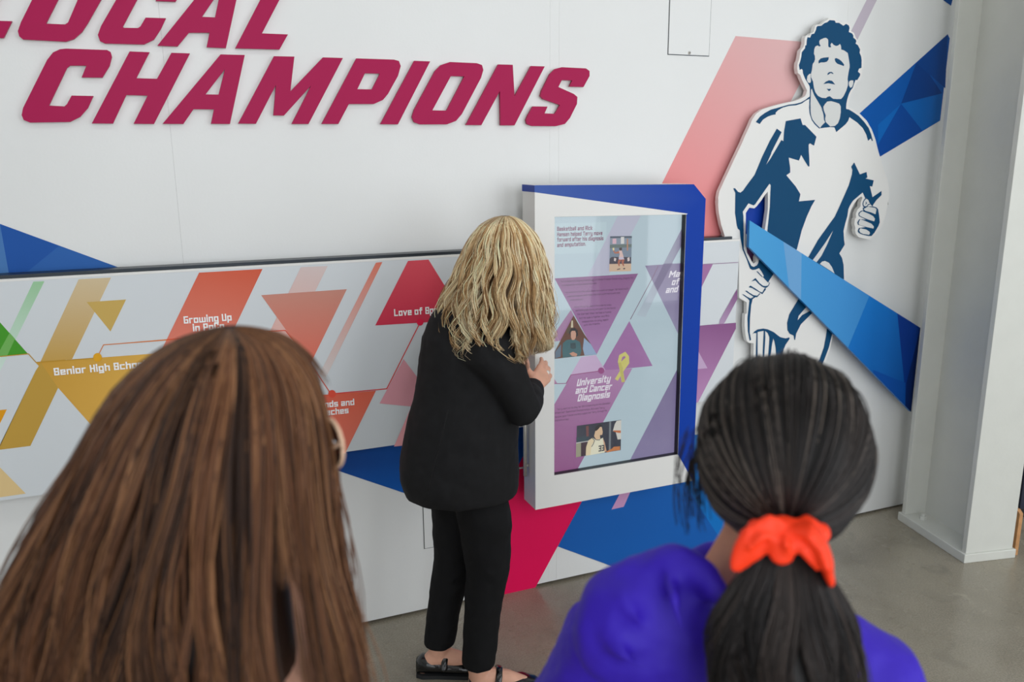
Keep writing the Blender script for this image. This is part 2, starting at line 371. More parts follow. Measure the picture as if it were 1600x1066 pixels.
# ------------------------------------------------------------------ raised letters on the wall
LET = [('L', 'LOCAL', 'za: -10,-175 85,-172 -70,102 60,106 18,190 -200,184', [], 'first L'),
 ('O', 'LOCAL', 'za: 380,-160 545,-152 568,-140 575,-110 505,0 440,115 410,160 370,195 330,208 115,197 96,182 89,155 105,110 160,0 300,-105 330,-140', ['za: 230,118 325,122 340,112 388,0 430,-86 335,-89'], 'O'),
 ('C', 'LOCAL', 'za: 730,-150 905,-145 928,-130 935,-100 878,8 778,4 822,-79 730,-82 685,0 614,134 620,139 690,140 702,132 728,88 830,91 805,145 770,198 720,222 525,217 500,205 489,175 505,130 580,0 655,-95 690,-135', [], 'C'),
 ('A', 'LOCAL', 'za: 1095,-143 1212,-140 1182,0 1130,240 1033,236 1048,163 945,163 888,232 787,228 970,0', ['za: 1010,84 1075,87 1105,-55'], 'A'),
 ('L', 'LOCAL', 'za: 1375,-143 1470,-140 1310,167 1440,172 1398,247 1176,241', [], 'last L'),
 ('C', 'CHAMPIONS', 'za: 330,243 535,250 553,260 560,285 548,330 512,388 408,387 432,328 350,328 335,340 245,528 322,532 335,520 358,478 467,480 440,540 400,585 350,610 150,613 118,600 108,575 115,540 235,300 265,262 300,246', [], 'C'),
 ('H', 'CHAMPIONS', 'za: 648,257 748,261 682,391 785,394 857,264 950,267 770,620 668,619 738,478 632,475 565,618 459,617', [], 'H'),
 ('A', 'CHAMPIONS', 'za: 1103,272 1224,275 1150,620 1055,619 1070,547 968,546 917,620 813,619', ['za: 1125,346 1093,473 1028,472'], 'A'),
 ('M', 'CHAMPIONS', 'za: 1370,281 1472,283 1452,457 1615,287 1715,290 1543,620 1458,620 1556,428 1420,578 1367,577 1380,425 1280,619 1191,618', [], 'M'),
 ('P', 'CHAMPIONS', 'zb: 342,292 530,298 555,305 564,330 550,380 500,470 475,500 430,520 305,520 252,620 168,620', ['zb: 385,366 460,368 420,447 347,446'], 'P'),
 ('I', 'CHAMPIONS', 'zb: 632,304 711,307 550,622 462,621', [], 'I'),
 ('O', 'CHAMPIONS', 'zb: 810,310 945,316 970,325 977,350 965,390 870,570 840,605 795,622 660,622 630,610 620,585 630,550 735,355 765,325', ['zb: 815,380 882,382 793,553 722,552'], 'O'),
 ('N', 'CHAMPIONS', 'zb: 1052,322 1124,324 1133,482 1216,330 1284,332 1133,627 1063,627 1060,455 967,626 890,625', [], 'N'),
 ('S', 'CHAMPIONS', 'zb: 1370,336 1490,342 1508,355 1508,380 1478,435 1408,433 1422,402 1370,400 1352,435 1430,470 1447,485 1445,520 1410,590 1385,620 1340,631 1220,630 1195,620 1190,600 1200,575 1225,532 1298,533 1283,567 1335,569 1360,525 1275,495 1262,480 1268,455 1310,370 1335,345', [], 'S')]
for ch, word, out, holes, which in LET:
    o = plate('sign_letter', PX(out), [PX(h) for h in holes], -.017, .011, M_crimson)
    tag(o, 'crimson raised %s of the word %s on the white wall' % ('letter '+which if len(which) == 1 else which, word), 'letter', 'crimson raised letters on the wall')
    plate('letter_backing', PX(out), [PX(h) for h in holes], -.006, .0055, M_pale, o)

# ------------------------------------------------------------------ timeline panel
YP = -.07
pa, pb = W(0, 437, YP), W(712, 399, YP); ztop = (pa[2]+pb[2])/2; zbot = (W(0, 779, YP)[2]+W(600, 701, YP)[2])/2; xr = W(1153, 430, YP)[0]
tp = thing('timeline_panel', 'long white panel with a coloured timeline of triangles and bands, fixed along the wall', 'display panel', (.6, -.035, zbot))
box('panel_board', (-3.2, YP, zbot), (xr, -.004, ztop), M_panel, tp)
box('panel_rail', (-3.2, YP+.012, ztop), (xr-.03, -.002, ztop+.012), M_rail, tp)
box('panel_lip', (-3.2, YP-.0012, ztop-.006), (xr, YP+.01, ztop+.0015), M_white, tp)
T = Print(YP, gain=1.28, step=.00003)
def tpart(name): return T.build(name, parent=tp)
OR = (206, 150, 30)
T.poly('pl: 278,214 370,211 0,960 -60,1085 -60,925', (152, 188, 152), grad=((60, 440), (140, 182, 142), (0, 580), (190, 208, 200))); tpart('printed_stripe')
T.poly('pl: -250,290 0,553 232,815 0,835 -250,850', (64, 140, 38)); T.poly('pl: 80,640 125,690 60,830 -30,838', (104, 162, 82)); tpart('printed_triangle')
T.poly('pl: 655,195 925,180 600,860 335,885', (182, 150, 92), grad=((140, 436), (192, 174, 142), (95, 562), (180, 144, 72))); tpart('printed_band')
T.poly('pl: 722,385 1050,363 920,630', (184, 154, 84)); tpart('printed_triangle')
T.poly('p: 55.5,566.4 310,547.5 205,735', (190, 146, 56), grad=((62, 566), (184, 140, 54), (240, 640), (206, 162, 78))); tpart('printed_triangle')
T.poly('p: 56,579 64,567 90.8,606.4 47.5,697 -4,703.5 -4,706', (176, 140, 60)); tpart('printed_band')
T.poly('p: -30,644 10.7,639.9 -1,664 -30,720', (206, 142, 20)); tpart('printed_triangle')
T.poly('p: -60,667 0,730.7 40.2,771.5 -60,786', (204, 178, 128)); tpart('printed_triangle')
T.poly('p: 311,426.2 410.2,420.4 362.3,521.1 340,568 238,577', (196, 92, 72), grad=((360, 424), (192, 84, 60), (310, 545), (206, 124, 108))); tpart('printed_band')
T.poly('p: 470,417.6 512,415.8 432,577 392,580', (200, 178, 174), grad=((490, 418), (196, 180, 178), (420, 570), (212, 154, 142))); tpart('printed_band')
T.poly('p: 408.1,461.4 542,452 485,569', (188, 120, 106), grad=((480, 455), (184, 128, 114), (485, 565), (208, 104, 86))); tpart('printed_triangle')
T.poly('p: 587.4,410.6 597.5,409.6 509.4,590 499.3,584.4', (200, 130, 112), grad=((590, 412), (204, 112, 92), (505, 588), (196, 190, 188))); tpart('printed_stripe')
T.poly('p: 637.5,407.8 669.6,405.8 728,500 586.3,508.7', (192, 58, 76), grad=((650, 410), (196, 72, 84), (655, 505), (188, 48, 72))); tpart('printed_band')
T.poly('p: 630.6,561.2 690,640 593,630.6', (202, 142, 152)); tpart('printed_triangle')
T.poly('p: 410,624.5 587.4,610.7 539.4,708.5 440,722', (204, 98, 76), grad=((500, 615), (200, 88, 66), (520, 710), (212, 114, 96))); tpart('printed_band')
T.poly('p: 645,630 690,690 615.6,698', (216, 152, 156)); tpart('printed_triangle')
T.poly('p: 790,468 822,466 822,560 780,562', (196, 62, 88)); tpart('printed_band')
T.poly('rk: -60,196 120,188.5 65,300 40,352 -60,352', (150, 106, 148)); T.poly(stroke(PX('rk: -60,196 262,178'), .9), (128, 92, 128)); tpart('printed_triangle')
T.poly('rk: 255,325 256,382 190,505 150,560 160,495', (124, 82, 124), grad=((1151, 455), (116, 72, 116), (1128, 510), (164, 140, 170))); tpart('printed_stripe')
T.poly('rk: -60,540 90,525 248,513 248,545 38,955 -60,965', (138, 90, 136), grad=((1120, 506), (126, 80, 124), (1092, 630), (172, 128, 170))); T.poly('rk: -20,560 90,765 -20,775', (178, 152, 182)); tpart('printed_band')
T.poly(stroke(PX('pl: -300,862 0,838 237,816 300,887 780,852'), 1.3), (176, 134, 40)); T.poly(stroke(PX('pl: 825,815 862,741 1279,709 c8: 0,900 190,884'), 1.3), (196, 112, 50)); T.poly(stroke(PX('c8: 190,884 830,823 1355,793 1568,1066 z7: 365,628'), 1.4), (200, 74, 52))
T.poly(stroke(PX('z7: 370,628 598,607 735,335'), 1.5), (200, 60, 60)); tpart('timeline_line')
T.poly(disc(152.4, 558.6, 6.8), OR); tpart('timeline_dot'); T.poly(disc(518.8, 615.6, 6), (206, 74, 56)); tpart('timeline_dot'); T.poly(disc(656.4, 503.8, 5.2), (206, 30, 66)); tpart('timeline_dot')
WH = (232, 233, 234)
def line(text, a, b, cap, Pr=T, Y=YP, c=WH, **k): Pr.quads(lettering(text, a, b, Y, cap, **k), c)
line('Senior High School', (86.3, 585.6), (226, 573), .0195, thick=1.35); tpart('lettering'); line('Growing Up', (288.5, 504.6), (361, 499.8), .0195, thick=1.35); line('in PoCo', (302.8, 516.8), (349.5, 513.4), .0195, thick=1.35); tpart('lettering')
line('Friends and', (484, 638), (552.5, 631.8), .0195, thick=1.35); line('Coaches', (496.3, 649.4), (543.5, 644.6), .0195, thick=1.35); tpart('lettering'); line('Love of Sport', (616.5, 493), (695, 487.6), .021, thick=1.35); tpart('lettering')

# ------------------------------------------------------------------ runner cut-out
YR = -.046
out = PX("""h1: 770,95 900,105 930,160 1010,180 1070,165 1130,180 1180,240 1185,340 1240,375 1265,450 1305,510 1320,560 1370,640 1385,720 1410,800 1420,880 1415,1000 h2: 1412,200 1390,225 1390,320 1340,420 1300,440 1280,480 1250,560 1200,620 1170,700 1150,800 1140,900 1150,935
 t2: 635,305 780,400 900,520 980,660 1040,820 1100,1060 t4: 1440,265 1490,430 1560,650 1590,800 1590,900 1580,1066 t6: 1470,150 1440,330 1400,480 1330,620 1220,750 1160,795 1080,780 980,755 930,700 915,640 925,600 905,540 915,450 935,430 930,370 960,290 1000,255 1010,240 1010,180 1040,100 1020,75 960,120 900,200 850,300 820,400 790,560 760,680 745,800 750,880 665,1020
 b2: 975,65 1020,150 1050,250 1068,400 1072,510 p: 1320,455 1312,500 b3: 1352,360 1300,600 1240,760 1150,930 1060,1100 900,1500 800,2100 700,2500 300,2500 230,1500 240,1066 245,505 215,500 185,500 150,470 130,380 120,250 125,100 b1: 285,1066 285,880 165,810 p: 1154.6,463 1154.6,383.5 1140,380 t5: 245,840 235,720 180,550 140,350 125,150 t3: 135,1066 130,950 148,850 238,650 388,330 545,0
 t1: 120,840 230,600 270,500 340,400 440,330 560,290 700,250 850,215 980,190 1080,150 1150,110 h2: 345,690 370,610 330,530 270,400 240,320 200,290 185,200 190,100 h1: 215,880 235,780 245,700 300,640 320,570 325,470 350,420 420,420 430,385 490,360 520,240 560,215 630,225 680,170 740,130""")
hole = PX('t5: 955,-5 960,100 955,300 930,480 905,640 880,760 830,900 b1: 440,130 440,200 400,235 370,200 330,120 290,50 t5: 600,930 590,700 590,500 590,350 650,260 730,275 770,240 850,140 900,60')
rc = thing('runner_cutout', 'white cut-out of a curly-haired runner drawn in dark blue, mounted on the wall', 'cut-out figure', tuple(W(1240, 400, -.02)))
plate('cutout_board', out, [hole], YR, .02, M_white, rc)
for x, y in ((1300, 110), (1280, 240), (1230, 480)): c = W(x, y, -.013); box('standoff', (c[0]-.02, -.0265, c[2]-.02), (c[0]+.02, -.001, c[2]+.02), M_dark, rc)
R = Print(YR, gain=1.05, step=.00006); NB = (0, 68, 108); WT = (211, 212, 210)
R.poly("""h1: 784,135 880,142 900,185 960,185 1040,240 1090,205 1140,235 1155,280 1140,355 1200,380 1225,420 1225,460 1270,495 1280,530 1265,570 1310,600 1350,680 1340,740 1370,810 1378,880 1375,1020 h2: 1330,205 1310,260 1350,295 1350,330 1300,415 1265,415 1240,480 1215,560 1180,600 1140,680 1110,780 1095,860 1090,930
 t2: 560,325 600,330 680,380 760,435 850,530 930,640 970,740 1000,850 985,860 965,815 920,855 890,750 830,640 740,550 610,460 590,520 545,580 390,710 360,630 290,625 t1: 1400,645 1385,650 1310,580 1260,510 1225,400 1215,300 1222,160 h2: 415,1000 410,850 418,700 418,560 410,520 360,440 330,390 290,290 285,230 265,210 230,230 215,140 h1: 215,970 240,900 260,820 270,730 330,655 330,610 355,600 360,520 375,450 425,460 450,395 500,385 530,320 540,270 560,245 630,240 690,190 740,175""", NB)
for s in ("h1: 465,1000 475,940 500,910 515,860 512,800 495,760 500,680 520,625 560,605 600,625 620,610 600,580 592,530 610,500 680,468 720,462 755,490 760,540 760,620 775,640 815,640 800,590 825,555 860,595 905,615 945,605 975,575 995,610 1000,680 1050,695 1120,745 1140,850 1155,960 h2: 1155,180 1130,300 1118,400 1125,440 1125,510 1090,620 1040,720 1000,765 920,768 850,762 820,740 790,715 750,725 715,750 640,745 570,710 520,640 495,560 480,450 450,380 442,365 440,300 460,220 470,130",
          "h2: 410,303 375,340 363,410 385,462 425,470 440,440 434,375 436,300", "h2: 1150,440 1180,420 1225,425 1225,480 1200,545 1170,560 1145,520 1140,470",
          "h2: 455,575 470,620 500,700 560,800 620,900 660,980 t2: 130,300 165,370 180,430 185,500 205,545 150,600 t1: 1400,640 1320,560 1275,500 1250,430 1238,300 h2: 436,960 430,850 437,700 440,600",
          "t2: 215,540 205,490 215,430 185,350 175,290 200,245 240,200 300,192 370,210 440,235 465,280 465,380 450,480 420,560 370,605 290,615"): R.poly(s, WT)
for s in ("h1: 580,940 580,890 620,845 680,830 770,822 765,865 735,905 690,918 620,920", "h1: 885,845 910,838 960,860 1010,900 1055,960 1045,990 1020,975 930,945 895,910 880,870", "h2: 745,325 750,290 775,270 820,265 850,285 855,305 835,300 810,285 785,295 765,315",
          "h2: 670,490 710,450 770,420 830,430 890,500 830,488 760,475", "h2: 730,575 770,582 805,575 805,600 775,622 755,605",
          "t1: 1225,118 1150,175 1080,215 980,240 880,250 760,285 580,335 480,390 400,450 330,540 395,575 450,500 530,450 600,425 660,415 660,385 700,345 780,300 880,272 1000,262 1100,230 1160,185 1225,152",
          """t1: 830,525 1075,480 1110,590 1150,590 1340,785 1300,935 1230,895 1210,920 1215,1066 t4: 262,300 265,425 245,430 200,360 125,235 90,330 0,305 t3: 1305,280 1330,460 1330,530 1265,575 1420,760 1500,890 1475,1010 t4: 360,985 t6: 190,240 110,420 0,720 t5: 1520,650 1440,960 1340,1000 950,700 950,640 990,250 1000,0 t3: 1005,740 985,715 745,1060
 t5: 720,225 635,190 540,330 550,400 555,700 555,950 b1: 240,0 300,150 360,270 400,290 455,265 480,220 490,160 740,395 655,525 645,555 600,510 555,460 570,440 550,400 520,350 490,310 430,335 380,340 340,320 280,150 215,0 t5: 525,900 500,760 490,640 455,610 440,560 410,350 415,0 t3: 420,880 380,795 410,790 460,850 500,865 545,830 600,750 720,590 740,560 860,270 990,0 t1: 680,650 760,710 580,1066 t3: 1020,200 930,400 1000,300 1175,0 t1: 640,1066 755,840 790,860 800,700""",
          "b1: 445,365 470,365 520,420 555,460 540,460 490,410", "b1: 365,530 430,475 445,490 500,560 560,605 600,610 640,600 655,570 660,540 670,560 650,610 610,640 590,640 540,620 480,570 430,515",
          "b1: 315,630 350,600 370,615 430,650 500,700 545,715 580,650 600,640 605,665 545,745 500,715 420,670 370,640", "b1: 255,690 285,685 330,720 400,760 460,770 500,730 515,735 460,795 410,795 340,750",
          "b1: 205,745 230,745 290,785 350,815 400,790 430,795 380,830 375,870 360,920 350,1040 b3: 195,150 190,350 210,455 190,468 165,330 160,150 b1: 318,960 330,850 300,815",
          """t4: 1010,360 1105,560 1215,520 1230,610 1200,630 1335,660 1310,765 1270,755 1315,940 1465,835 1465,905 t6: 1270,140 1215,220 1210,242 1170,200 1140,140 1110,105 1085,100 1045,10 1000,45 880,150 830,230 805,290 790,400 750,540 725,650 735,800 745,880 655,1025 b2: 975,65 1020,140 1045,250 1055,500 900,440 640,270 440,150 t6: 150,1066 300,800 580,410 650,260 765,0 t4: 920,740 970,570 980,490 960,435""",
          "t6: 1100,240 1215,240 1270,255 1300,285 1315,370 1325,460 1330,500 1310,560 1240,680 1190,735 1140,735 1040,712 980,685 962,655 970,620 985,600 1095,588 965,545 955,510 970,480 990,452 1100,462 985,405 972,370 985,340 1020,312 1060,310 1045,290 1048,265",
          "t6: 1085,105 1055,150 1040,200 1050,240 1080,262 1120,250 1140,220 1170,210 1150,150 1120,105",
          "b3: 230,375 255,340 300,310 380,298 440,308 520,345 610,415 690,435 740,420 745,440 690,520 660,590 640,690 610,830 560,1200 520,1200 565,900 560,700 550,560 535,480 518,435 500,520 480,680 465,830 440,1200 410,1200 445,700 460,520 465,420 440,360 410,335 405,335 408,420 400,560 392,700 375,1200 350,1200 370,700 375,560 382,420 385,330 300,345 300,1200 270,1200 278,600 285,360 250,362",
          "b1: 1150,820 1285,935 b3: 1000,-30 975,0 870,120 855,185 920,110 1035,50 1065,75 1000,140 900,240 835,370 822,455 810,455 800,395 745,370 715,320 710,220 740,100", "b3: 1265,285 1340,350 1290,560 1230,720 1140,920 1020,1150 950,1120 1060,890 1160,730 1220,560 1250,400"): R.poly(s, NB)
for s in ("t6: 550,645 450,880 355,1066 b2: 595,212 532,176 t6: 265,1066 420,850", "b2: 650,240 690,200 735,190 800,220 850,290 895,398", "t6: 1060,285 1130,245 1250,265 1275,290 1258,372 1180,340 1090,315",
          "t6: 985,375 1000,345 1040,320 1150,365 1220,405 1250,450 1235,490 1150,465 1050,425 1000,400", "t6: 975,520 985,490 1005,455 1100,490 1190,530 1230,575 1225,610 1130,590 1020,560 985,545", "t6: 985,640 1005,605 1100,625 1155,660 1165,690 1150,715 1050,700 1000,675",
          "t6: 1095,120 1070,150 1055,190 1060,225 1085,240 1115,235 1130,205 1165,200 1140,140 1115,115"): R.poly(s, WT)
R.poly("t6: 1085,165 1110,170 1115,195 1090,210 1085,200 1100,192 1098,180", NB)
R.build('printed_drawing', parent=rc)
# the blue ribbon board threaded past the runner
YB = -.085
rb = thing('ribbon_board', 'blue faceted board shaped like a ribbon, slanting down across the runner to the column', 'wall ornament', tuple(W(1300, 490, YB)))
rbo = PX('p: 1171.4,344.6 1437.9,512.2 1423.4,643.5 1170.2,386')
plate('ribbon_sheet', rbo, [], YB, .016, mat('ribbon_edge', (30, 116, 186), .4), rb)
B = Print(YB, gain=1.08, step=.00008)
for s, c, g in (('p: 1171.4,344.6 1437.9,512.2 1423.4,643.5 1170.2,386', (62, 140, 200), ((1200, 380), (74, 158, 214), (1400, 560), (44, 116, 188))), ('p: 1224,377.7 1252.5,395.6 1251.5,468.8 1233,450', (106, 160, 208), None),
             ('p: 1358.5,462.3 1437.9,512.2 1423.4,643.5 1325,543.5', (8, 96, 176), ((1340, 500), (16, 112, 192), (1420, 600), (0, 70, 150))), ('b4: 486,118 700,252 614,1030 560,975 545,700', (0, 50, 132), None), ('b4: 700,252 614,1030 556,972 570,760', (0, 34, 96), None), ('b4: 262,640 560,760 560,975 262,665', (0, 74, 158), None)): B.poly(s, c, grad=g)
B.build('printed_facets', parent=rb)
for x, y in ((1200, 385), (1300, 470)): c = W(x, y, -.06); box('standoff', (c[0]-.012, YB+.016, c[2]-.012), (c[0]+.012, YR-.006, c[2]+.012), M_rail, rb)

# ------------------------------------------------------------------ sliding touch screen
YK, YKB = -.19, -.078
kx0, kz1 = W(835.5, 289.5, YK)[0], W(835.5, 289.5, YK)[2]
ks = thing('sliding_screen', 'large upright touch screen in a thick white and blue frame before the timeline panel', 'touch screen', tuple(W(960, 560, -.13)))
fr_out = PX('p: 835.5,289.5 1084.3,288 1102.8,310.8 1082.4,751.2 836.7,797'); scr = PX('p: 866.6,339 1072.5,335.2 1059.5,710.6 866,743.4')
plate('frame_body', fr_out, [scr], YK, YKB-YK-.002, M_white, ks)
K = Print(YK, gain=1.0, step=.0002); BL = (4, 66, 166)
K.poly('p: 835.5,289.5 1084.3,288 1102.8,310.8 1082.4,751.2 1059.5,710.6 1072.5,335.2 1075,334 835.5,300.5', BL, grad=((850, 295), (70, 98, 172), (1060, 320), (2, 60, 166))); K.build('printed_band', parent=ks)
ztl = W(835.5, 300.5, YK)[2]; box('side_band', (kx0-.0012, YK, ztl), (kx0-.0002, YKB, kz1-.0005), M_blue, ks)
ctop = W(960, 288.5, YK)[2]
RL = PX('p: 866.6,339 1072.5,335.2 1059.5,710.6 866,743.4'); lw = [np.array(W(x, y, YK)) for x, y in RL]; cen = sum(lw)/4
V_ = []; F_ = []
for i in range(4):
    a, b = lw[i], lw[(i+1) % 4]; e = np.array([cen-a, cen-b])*.0012; k = len(V_)
    for y0 in (YK+.0035, -.161): V_ += [(a[0]+e[0][0], y0, a[2]+e[0][2]), (b[0]+e[1][0], y0, b[2]+e[1][2])]
    F_.append((k, k+1, k+3, k+2))
under(pydata('screen_bezel', V_, F_, mat('bezel_black', (14, 16, 24), .4)), ks)
YS = -.160                                 # the lit display behind its glass
xs0, xs1 = W(866.2, 540, YK)[0]-.004, W(1066, 540, YK)[0]+.006; zs0, zs1 = W(866, 744, YK)[2]-.004, W(960, 336, YK)[2]+.004
box('display_back', (xs0, YS+.001, zs0), (xs1, YKB-.01, zs1), M_dark, ks)
SCG = Print(YS, gain=1.0, step=.00006)
def SC(s, c, grad=None): SCG.poly(s, c, grad)
SC('p: 858,325 1090,320 1075,725 858,760', (178, 199, 209)); SC('sd: 0,150 668,130 665,490 0,515', (184, 206, 214))
SC('sd: 800,60 1080,50 700,752 445,772', (182, 184, 204)); SC('p: 1083,323 1083,352 1067.7,378.8 1034.6,440 1008.4,495.7 994.9,493', (104, 86, 132), ((1066, 360), (104, 84, 130), (1000, 490), (176, 192, 204)))
SC('sd: 1128,650 1700,610 sb: 1300,300 1300,820 1190,620 985,200', (126, 116, 154), ((1050, 420), (120, 106, 146), (1060, 520), (150, 146, 178))); SC('p: 1037,412.6 1051,411.4 1027.5,455 1022,443.5', (88, 70, 118))
SC('sb: 38,90 812,45 425,800', (136, 84, 136), ((930, 430), (130, 76, 130), (930, 550), (164, 120, 172))); SC('sb: 190,380 215,430 105,665 0,680 0,655', (164, 126, 164)); SC('sb: 730,485 945,900 500,945 465,945', (156, 106, 162))  # large triangle pales downwards: glass reflection painted into its colour
SC('se: 470,140 555,128 610,215 410,243', (196, 170, 204)); SC('se: 410,243 610,215 765,205 450,785 300,815 300,440 385,295', (150, 96, 146), ((970, 590), (172, 128, 174), (870, 730), (140, 78, 130)))
SC('se: 310,255 335,293 318,296 300,296', (170, 120, 160)); SC('se: 1100,80 1020,215 750,735 740,760 1100,760', (118, 106, 148), ((1050, 600), (110, 96, 140), (1000, 720), (134, 126, 164)))
SC(stroke(PX('sb: 1000,-30 945,85 740,470'), .9), (110, 60, 96)); SC(stroke(PX('se: 300,294 385,291 412,243 586,219'), 1.1), (140, 56, 116)); SC(disc(939.4, 579.3, 5), (148, 66, 128))
SC(stroke(PX('sb: 610,1030 665,940 715,870 712,815 690,788 650,810 640,860 655,930 675,1050'), 5.2), (206, 200, 116)); SC(stroke(PX('sb: 640,870 655,930 675,1050'), 4.6), (190, 184, 98))
SCG.build('screen_graphic', M_screen, ks)
def sline(text, a, b, cap, c, **k): SCG.quads(lettering(text, a, b, YS, cap, **k), c)
MG = (120, 34, 84); DKP = (44, 18, 50)
sline('Basketball and Rick', (870.6, 360.4), (925, 358.8), .0125, MG, thick=1.3); sline('Hansen helped Terry move', (870.6, 369), (940.5, 366.6), .0125, MG, thick=1.3); sline('forward after his diagnosis', (870.6, 377), (942, 374.8), .0125, MG, thick=1.3); sline('and amputation.', (870.6, 385.6), (914.5, 383.4), .0125, MG, thick=1.3)
WS = (226, 222, 232)
sline('University', (901.6, 602.5), (952, 595.5), .0225, WS, slant=.25, thick=1.4); sline('and Cancer', (899.5, 614.4), (954, 607.8), .0225, WS, slant=.25, thick=1.4); sline('Diagnosis', (902.8, 626.3), (951, 620), .0225, WS, slant=.25, thick=1.4)
sline('Mar', (1045.3, 432.8), (1066.3, 431.2), .021, WS, slant=.25, thick=1.4); sline('of H', (1049.6, 444.6), (1068, 443), .021, WS, slant=.25, thick=1.4); sline('and L', (1040.3, 457), (1066.5, 454.6), .021, WS, slant=.25, thick=1.4)
for t, x0, y0, x1, y1 in (('Terry began studying kinesiology at Simon Fraser University, playing for', 88, 125, 765, 90), ('its respected varsity basketball team.', 105, 160, 425, 140), ('He tried out for the junior team as a walk on player. He faced much', 140, 226, 715, 190),
                          ('talented players and made the team with hard work and', 155, 262, 640, 228), ('determination.', 178, 297, 300, 288), ('When Terry felt pain in his knee he knew', 215, 360, 560, 338), ('something was wrong and went to the doctor', 230, 392, 600, 368), ('He learned that he had a tumor', 248, 427, 560, 405), ('but he was a fighter and Rick', 264, 463, 540, 440), ('helped him to play again', 290, 497, 530, 475), ('with his friends', 305, 527, 450, 512)):
    sline(t, *PX('sb: %d,%d %d,%d' % (x0, y0, x1, y1)), .0062, DKP, thick=.8)
for t, x0, y0, x1, y1 in (('Terry went on to play for SFU University at the Canadian', 62, 270, 615, 203), ('Wheelchair Basketball Championships. Rick and Terry', 42, 308, 555, 250), ('became good friends and Rick supported Terry through his', 42, 350, 580, 280), ('amputation at hand.', 42, 385, 185, 370)):
    sline(t, *PX('sc: %d,%d %d,%d' % (x0, y0, x1, y1)), .0062, DKP, thick=.8)
SCG.build('screen_lettering', M_screen, ks)
# the three photographs shown on the display
SC('sd: 710,300 970,295 960,715 700,720', (132, 146, 162)); SC('sd: 712,300 970,296 970,320 712,322', (70, 84, 100)); SC('sd: 740,328 785,326 785,388 740,390', (214, 176, 190)); SC('sd: 838,308 878,306 878,388 838,390', (214, 214, 212)); SC('sd: 708,400 968,392 967,430 707,440', (96, 112, 108)); SC('sd: 707,440 967,430 965,560 704,570', (116, 132, 150))
SC('sd: 704,570 730,545 960,548 962,625 702,630', (52, 44, 62)); SC('sd: 702,630 962,625 960,715 700,720', (206, 176, 148)); SC(PX('sd: 910,330 925,330 925,470 910,470'), (186, 130, 96))
for s in ('sd: 760,555 785,565 775,600 755,590', 'sd: 915,560 940,545 945,590 920,600'): SC(s, (216, 200, 196))
SC('sd: 738,440 760,435 762,465 745,470', (228, 214, 160)); SC('sd: 745,470 760,465 770,490 815,475 830,490 815,505 765,505', (176, 104, 78)); SC('sd: 815,470 850,470 872,545 865,560 815,550 825,510', (216, 186, 180)); SC(PX('sd: 815,440 850,432 852,465 825,470'), (60, 40, 40))
SC('sd: 815,545 870,548 880,575 812,580', (198, 188, 206)); SC('sd: 812,575 845,578 825,620 825,655 812,655 800,610', (168, 92, 66)); SC('sd: 850,575 885,575 872,615 878,655 865,655 845,610', (164, 88, 64)); SC('sd: 790,692 830,682 832,692 795,700', (50, 46, 50)); SC('sd: 865,680 890,676 890,690 870,694', (50, 46, 50))
SCG.build('screen_photo', M_screen, ks, label='small photo of a basketball player reaching, near the top of the display')
SC('sb: 215,432 310,600 370,690 430,795 310,805 40,835 38,770', (96, 56, 40)); SC('sb: 312,640 375,700 430,795 316,802 300,740', (140, 166, 196)); SC('sb: 215,440 235,475 220,560 170,560', (104, 66, 44)); SC('sb: 195,480 208,480 210,545 190,545', (206, 198, 170)); SC('sb: 150,560 180,535 200,560 180,600 150,600', (84, 70, 52))  # pale blue patch on the right is a painted reflection
SC('sb: 45,770 75,730 100,700 95,815 45,830', (90, 110, 130)); SC('sb: 115,690 150,660 190,655 230,655 275,680 288,760 275,805 115,825 110,760', (50, 96, 104)); SC('sb: 185,690 232,685 238,735 215,745 185,735', (36, 62, 70)); SC('sb: 172,590 190,555 225,545 252,570 256,620 240,630 190,630', (36, 32, 38))
SC('sb: 188,590 200,575 228,575 238,600 234,640 220,660 200,660 190,635', (198, 152, 132)); SC('sb: 175,785 210,770 250,790 240,812 200,808', (190, 140, 116)); SCG.build('screen_photo', M_screen, ks, label='photo of a person with curly hair in a teal sweater, on the display')
SC('sc: 275,437 738,375 732,690 268,765', (46, 50, 66)); SC('sc: 268,620 320,610 318,755 266,765', (150, 150, 126)); SC('sc: 318,605 395,590 395,640 365,740 318,755', (58, 34, 50)); SC('sc: 270,560 400,535 400,590 270,610', (40, 62, 74)); SC('sc: 370,440 398,435 400,545 375,550', (112, 66, 66)); SC('sc: 612,395 632,393 628,690 608,695', (116, 124, 130)); SC('sc: 268,612 395,592 395,600 268,620', (196, 198, 200))
SC('sc: 372,660 395,590 440,560 470,590 430,740 368,748', (222, 206, 170)); SC('sc: 432,560 470,575 520,575 548,560 560,640 565,715 415,742 428,640 455,600', (224, 222, 198)); SC('sc: 545,560 565,610 585,700 565,712 555,630', (200, 160, 130)); SC(stroke(PX('sc: 432,560 460,590 445,630 428,655'), 1), (40, 40, 60)); SC(stroke(PX('sc: 440,555 475,582 510,585 520,560'), 1), (40, 40, 60))
SC('sc: 470,480 500,445 535,450 545,500 540,530 515,535 520,575 475,580 455,545', (216, 184, 150)); SC('sc: 460,480 475,440 520,415 545,440 520,445 500,470 478,490 465,488', (30, 26, 34)); SC('sc: 690,385 738,378 735,575 700,580 680,500 650,490 670,420', (208, 206, 198)); SC('sc: 655,485 733,485 733,512 700,510 655,495', (190, 110, 70))
SC('sc: 580,705 640,675 660,655 725,650 725,690 650,700 590,715', (196, 122, 72)); SCG.quads(lettering('33', *PX('sc: 495,692 545,683'), YS, .02, thick=1.6), (60, 60, 70)); SCG.build('screen_photo', M_screen, ks, label='photo of a player in a white jersey with the number 33, low on the display')
